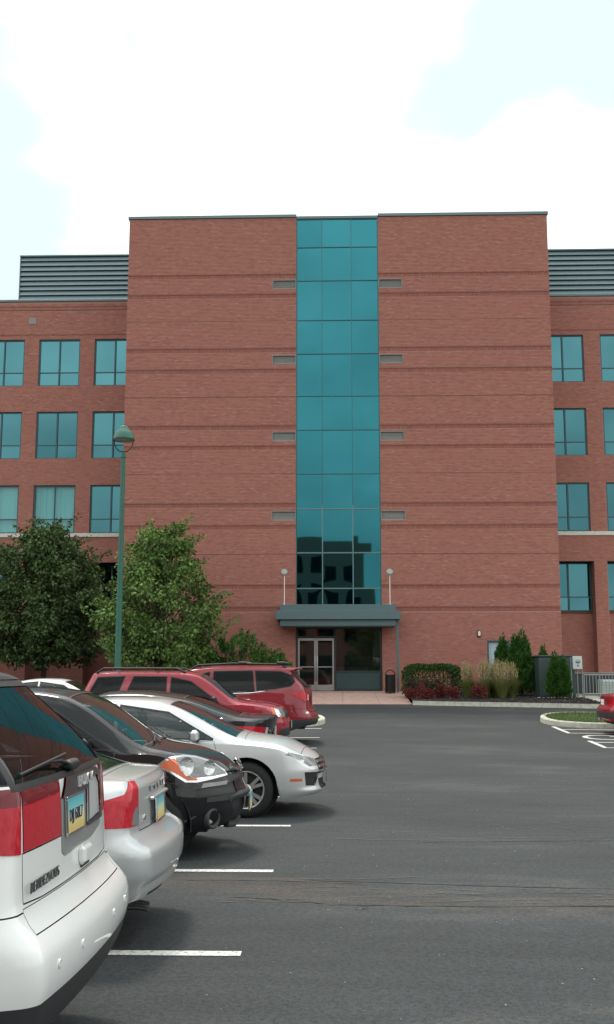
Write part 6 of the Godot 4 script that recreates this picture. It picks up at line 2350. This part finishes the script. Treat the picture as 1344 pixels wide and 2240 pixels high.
# --- red boxy SUV, nose to the aisle
func red_suv() -> void:
	var sp := spec(4.44, 1.80, 0.36, [1.38, -1.24], M.red_bright)
	sp.prof = pv([-2.22, 1.66, -2.15, 1.70, -1.2, 1.725, 0.0, 1.72, 0.3, 1.68, 0.45, 1.62, 1.15, 1.16, 1.3, 1.12, 1.9, 1.06, 2.12, 0.99, 2.22, 0.86])
	sp.belt = pv([-2.22, 1.16, 0.5, 1.07, 1.2, 1.04, 1.8, 0.98, 2.22, 0.78])
	sp.bot = pv([-2.22, 0.45, -1.7, 0.32, 1.7, 0.3, 2.22, 0.4])
	sp.rear = pv([0.3, 0.08, 0.5, 0.0, 0.7, 0.0, 0.8, 0.06, 1.15, 0.1, 1.7, 0.34])
	sp.front = pv([0.3, 0.1, 0.42, 0.02, 0.55, 0.0, 0.68, 0.0, 0.74, 0.03, 0.95, 0.06, 1.05, 0.15])
	sp.bow_f = 0.22
	sp.bow_r = 0.14
	sp.end = 0.8
	sp.tumble = 0.26
	sp.cowl = 1.0
	sp.mirror = Vector3(0.72, 1.13, 0.88)
	sp.mirror_mat = M.plastic_black
	sp.step = 0.08
	sp.floor = 0.4
	sp.sec = pv([0.3, 0.05, 0.45, 0.01, 0.6, 0.0, 0.9, 0.005, 1.1, 0.03, 1.4, 0.07])
	var rg := []
	rg += pane("windshield", "top", pv([0.40, -1, 0.40, 0.60, 1.08, 0.72, 1.13, -1]), M.tint_green, false)
	rg += pane("side_window", "side", pv([0.78, 1.10, 0.22, 1.50, -0.18, 1.585, -0.18, 1.12]), M.tint_green, true)
	rg += pane("side_window", "side", pv([-0.28, 1.12, -0.28, 1.595, -0.95, 1.60, -1.12, 1.15]), M.tint_dark, true)
	rg += pane("quarter_window", "side", pv([-1.30, 1.16, -1.14, 1.60, -1.70, 1.58, -1.88, 1.2]), M.tint_dark, true)
	rg += pane("rear_window", "rear", pv([-0.6, 1.15, 0.6, 1.15, 0.52, 1.56, -0.52, 1.56]), M.tint_dark, false)
	rg.append(["headlight", "fc", pv([0.86, 0.80, 1.18, 0.78, 1.2, 0.98, 0.86, 0.98]), M.reflector, 0.003, true])
	rg.append(["turn_light", "fc", pv([0.76, 0.80, 0.86, 0.80, 0.86, 0.98, 0.78, 0.98]), M.amber_lens, 0.003, true])
	rg.append(["grille", "front", pv([-0.5, 0.78, 0.5, 0.78, 0.5, 0.95, -0.5, 0.95]), M.plastic_black, -0.01, false])
	rg.append(["bumper_cladding", "front", pv([-0.8, 0.3, 0.8, 0.3, 0.72, 0.56, -0.72, 0.56]), M.cladding, 0.002, false])
	rg += with_gap("bonnet", "top", pv([1.2, -1, 1.2, 0.72, 1.95, 0.66, 2.05, -1]), sp.paint, false, 0.008)
	rg += with_gap("front_door", "side", pv([-0.23, 0.45, 0.8, 0.45, 0.86, 1.07, -0.23, 1.09]), sp.paint, true)
	rg += with_gap("rear_door", "side", pv([-0.24, 0.45, -0.85, 0.45, -1.15, 0.8, -1.15, 1.12, -0.24, 1.09]), sp.paint, true)
	sp.regions = rg
	var t := vehicle("parked_car", "red boxy SUV, nose out, with black roof rails, nearer of the two red ones", "car", sp, Vector3(-3.24, 0.075, -22.5), 0.0)
	for z in [-0.64, 0.64]:
		var rr := MB.new()
		rr.tube([Vector3(-1.75, 1.67, z), Vector3(-1.6, 1.765, z), Vector3(-0.1, 1.765, z), Vector3(0.1, 1.68, z)], 0.022, 8)
		put(rr, "roof_rail", M.plastic_black, t)
	for x in [-1.3, -0.5]:
		var cb := MB.new()
		cb.tube([Vector3(x, 1.77, -0.63), Vector3(x, 1.77, 0.63)], 0.016, 6)
		put(cb, "roof_bar", M.plastic_black, t)
	plate(t, Vector3(front_x(sp, 0.62, 0) + 0.02, 0.62, 0), 1.0, 0.0, "")
	wiper(t, Vector3(1.14, 1.13, 0.35), Vector3(1.06, 1.18, 0.0), Vector3(0.95, 1.25, -0.3))

# --- dark red crossover, tail to the aisle
func red_crossover() -> void:
	var sp := spec(5.2, 1.99, 0.375, [1.55, -1.47], M.red_maroon)
	sp.prof = pv([-2.6, 1.70, -2.5, 1.745, -1.5, 1.80, -0.3, 1.80, 0.4, 1.74, 0.7, 1.64, 1.55, 1.15, 1.75, 1.1, 2.3, 1.0, 2.5, 0.88, 2.6, 0.76])
	sp.belt = pv([-2.6, 1.28, -2.0, 1.22, -1.2, 1.13, 0.0, 1.08, 1.4, 1.02, 2.1, 0.92, 2.6, 0.7])
	sp.bot = pv([-2.6, 0.44, -2.2, 0.34, -1.9, 0.28, 1.9, 0.28, 2.6, 0.32])
	sp.rear = pv([0.35, 0.10, 0.45, 0.03, 0.52, 0.0, 0.64, 0.0, 0.70, 0.04, 0.78, 0.10, 0.9, 0.13, 1.1, 0.14, 1.25, 0.17, 1.35, 0.24, 1.66, 0.50, 1.70, 0.40, 1.80, 0.44])
	sp.bow_r = 0.22
	sp.end = 1.0
	sp.tumble = 0.34
	sp.cowl = 1.4
	sp.mirror = Vector3(1.05, 1.16, 0.98)
	sp.step = 0.08
	sp.floor = 0.36
	sp.sec = pv([0.25, 0.08, 0.4, 0.02, 0.6, 0.0, 0.85, 0.0, 1.1, 0.03, 1.4, 0.08])
	var rg := []
	rg += pane("rear_window", "rear", pv([-0.72, 1.29, 0.72, 1.29, 0.60, 1.62, -0.60, 1.62]), M.tint_dark, false, 0.03)
	rg += pane("windshield", "top", pv([0.55, -1, 0.55, 0.60, 1.5, 0.78, 1.55, -1]), M.tint_green, false)
	rg += pane("side_window", "side", pv([1.05, 1.12, 0.4, 1.52, -0.1, 1.64, -0.1, 1.15]), M.tint_grey, true)
	rg += pane("side_window", "side", pv([-0.2, 1.15, -0.2, 1.655, -1.1, 1.67, -1.15, 1.195]), M.tint_dark, true)
	rg += pane("quarter_window", "side", pv([-1.22, 1.20, -1.16, 1.67, -1.75, 1.655, -2.02, 1.56, -2.08, 1.42, -1.98, 1.325]), M.tint_dark, true)
	rg.append(["taillight", "rc", pv([0.72, 1.16, 0.98, 1.20, 1.14, 1.16, 1.17, 1.0, 1.08, 0.96, 0.92, 1.03]), M.red_lens, 0.01, true])
	rg.append(["reversing_light", "rc", pv([1.17, 1.0, 1.17, 1.14, 1.25, 1.12, 1.25, 1.0]), M.lamp_white, 0.008, true])
	rg.append(["bumper_cladding", "all", pv([-3, 0, -1.95, 0, -1.95, 0.56, -3, 0.60]), M.cladding, 0.002, false])
	rg.append(["reflector", "rc", pv([1.02, 0.70, 1.14, 0.70, 1.14, 0.74, 1.03, 0.74]), M.lamp_white, 0.006, true])
	rg += with_gap("tailgate", "rear", pv([-0.72, 0.74, 0.72, 0.74, 0.76, 1.27, -0.76, 1.27]), sp.paint, false, 0.008)
	rg += with_gap("rear_bumper", "all", pv([-3, 0.4, -1.95, 0.4, -1.95, 0.80, -3, 0.83]), sp.paint, false, 0.006)
	rg += with_gap("front_door", "side", pv([-0.15, 0.45, 1.05, 0.45, 1.15, 1.06, -0.15, 1.12]), sp.paint, true)
	rg += with_gap("rear_door", "side", pv([-0.16, 0.45, -0.95, 0.45, -1.2, 0.8, -1.19, 1.165, -0.16, 1.125]), sp.paint, true)
	rg.append(["headlight", "fc", pv([0.85, 0.8, 1.3, 0.75, 1.3, 0.9, 0.85, 1.0]), M.reflector, 0.002, true])
	sp.regions = rg
	sp.handles = [[-0.98, 1.02, 0.985]]
	sp.handle_mat = M.chrome
	var t := vehicle("parked_car", "dark red crossover, tail out, farther of the two red ones, nearest the entrance", "car", sp, Vector3(-3.10, 0.125, -25.5), PI)
	for s in [-1.0, 1.0]:
		var ch := MB.new()
		ch.tube([Vector3(1.0, 1.10, s * 0.962), Vector3(0.0, 1.125, s * 0.965), Vector3(-1.1, 1.17, s * 0.952), Vector3(-1.6, 1.235, s * 0.925), Vector3(-2.0, 1.305, s * 0.88)], 0.014, 6)
		put(ch, "window_trim", M.chrome, t)
		var rr := MB.new()
		rr.tube([Vector3(-1.9, 1.73, s * 0.66), Vector3(-1.75, 1.82, s * 0.66), Vector3(-0.6, 1.84, s * 0.66), Vector3(0.2, 1.80, s * 0.66), Vector3(0.35, 1.71, s * 0.66)], 0.022, 8)
		put(rr, "roof_rail", M.plastic_black, t)
		for x in [-1.75, -0.85]:
			var ft := MB.new()
			ft.box(Vector3(x, 1.85, s * 0.66), Vector3(0.22, 0.07, 0.07), 0.025)
			put(ft, "rack_foot", M.plastic_black, t)
	var spo := MB.new()
	spo.box(Vector3(-2.12, 1.725, 0), Vector3(0.22, 0.03, 1.25), 0.012, Basis(Vector3.BACK, -0.05))
	put(spo, "roof_spoiler", sp.paint, t)
	wiper(t, Vector3(rear_x(sp, 1.3, 0) - 0.03, 1.30, 0), Vector3(rear_x(sp, 1.33, -0.3) - 0.03, 1.34, -0.3), Vector3(rear_x(sp, 1.33, -0.5) - 0.02, 1.33, -0.55))

func plain_sedan(called: String, label: String, pm: Material, at: Vector3, turn: float) -> void:
	var sp := spec(4.6, 1.78, 0.325, [1.38, -1.28], pm)
	sp.prof = pv([-2.3, 0.96, -2.27, 1.01, -1.8, 1.04, -1.62, 1.05, -0.85, 1.37, -0.2, 1.445, 0.25, 1.43, 0.5, 1.36, 1.3, 1.0, 1.45, 0.97, 2.0, 0.86, 2.2, 0.76, 2.3, 0.64])
	sp.belt = pv([-2.3, 0.88, -1.6, 0.97, -0.5, 0.95, 1.0, 0.90, 1.5, 0.87, 2.0, 0.77, 2.3, 0.56])
	sp.cowl = 1.15
	sp.mirror = Vector3(0.8, 0.98, 0.88)
	sp.step = 0.1
	var rg := []
	rg += pane("windshield", "top", pv([0.46, -1, 0.46, 0.54, 1.24, 0.72, 1.29, -1]), M.tint_dark, false)
	rg += pane("rear_window", "top", pv([-1.58, -1, -1.56, 0.64, -0.9, 0.54, -0.87, -1]), M.tint_dark, false)
	rg += pane("side_window", "side", pv([0.98, 0.945, 0.45, 1.26, -0.15, 1.345, -0.15, 0.985]), M.tint_grey, true)
	rg += pane("side_window", "side", pv([-0.23, 0.985, -0.23, 1.35, -0.75, 1.30, -1.2, 1.08, -1.22, 1.01]), M.tint_grey, true)
	rg.append(["headlight", "fc", pv([0.74, 0.7, 1.3, 0.58, 1.3, 0.68, 0.78, 0.78]), M.reflector, 0.002, true])
	rg.append(["taillight", "rc", pv([0.72, 0.72, 1.15, 0.72, 1.15, 0.90, 0.72, 0.88]), M.red_lens, 0.004, true])
	rg.append(["bumper_strip", "all", pv([-3, 0.42, -1.75, 0.42, -1.75, 0.56, -3, 0.56]), M.cladding, 0.012, false])
	rg.append(["grille", "front", pv([-0.4, 0.45, 0.4, 0.45, 0.42, 0.62, -0.42, 0.62]), M.plastic_black, -0.01, false])
	rg += with_gap("front_door", "side", pv([-0.19, 0.3, 0.9, 0.3, 1.05, 0.8, 1.02, 0.91, -0.19, 0.95]), sp.paint, true)
	rg += with_gap("rear_door", "side", pv([-0.2, 0.3, -0.78, 0.3, -1.08, 0.7, -1.15, 0.96, -0.2, 0.95]), sp.paint, true)
	sp.regions = rg
	var t := vehicle(called, label, "car", sp, at, turn)
	var p := MB.new()
	p.box(Vector3(rear_x(sp, 0.8, 0) - 0.006, 0.80, 0), Vector3(0.01, 0.16, 0.31), 0.003)
	put(p, "license_plate", M.white_paint, t)

func far_cars() -> void:
	plain_sedan("parked_car", "white sedan in the farther row, only its roof showing at the left", M.white_sedan, Vector3(-7.55, 0.165, -28.1), 0.0)
	plain_sedan("parked_car", "red car cut off by the right edge beside the grass island", M.red_far, Vector3(9.05, 0.19, -28.1), 0.0)
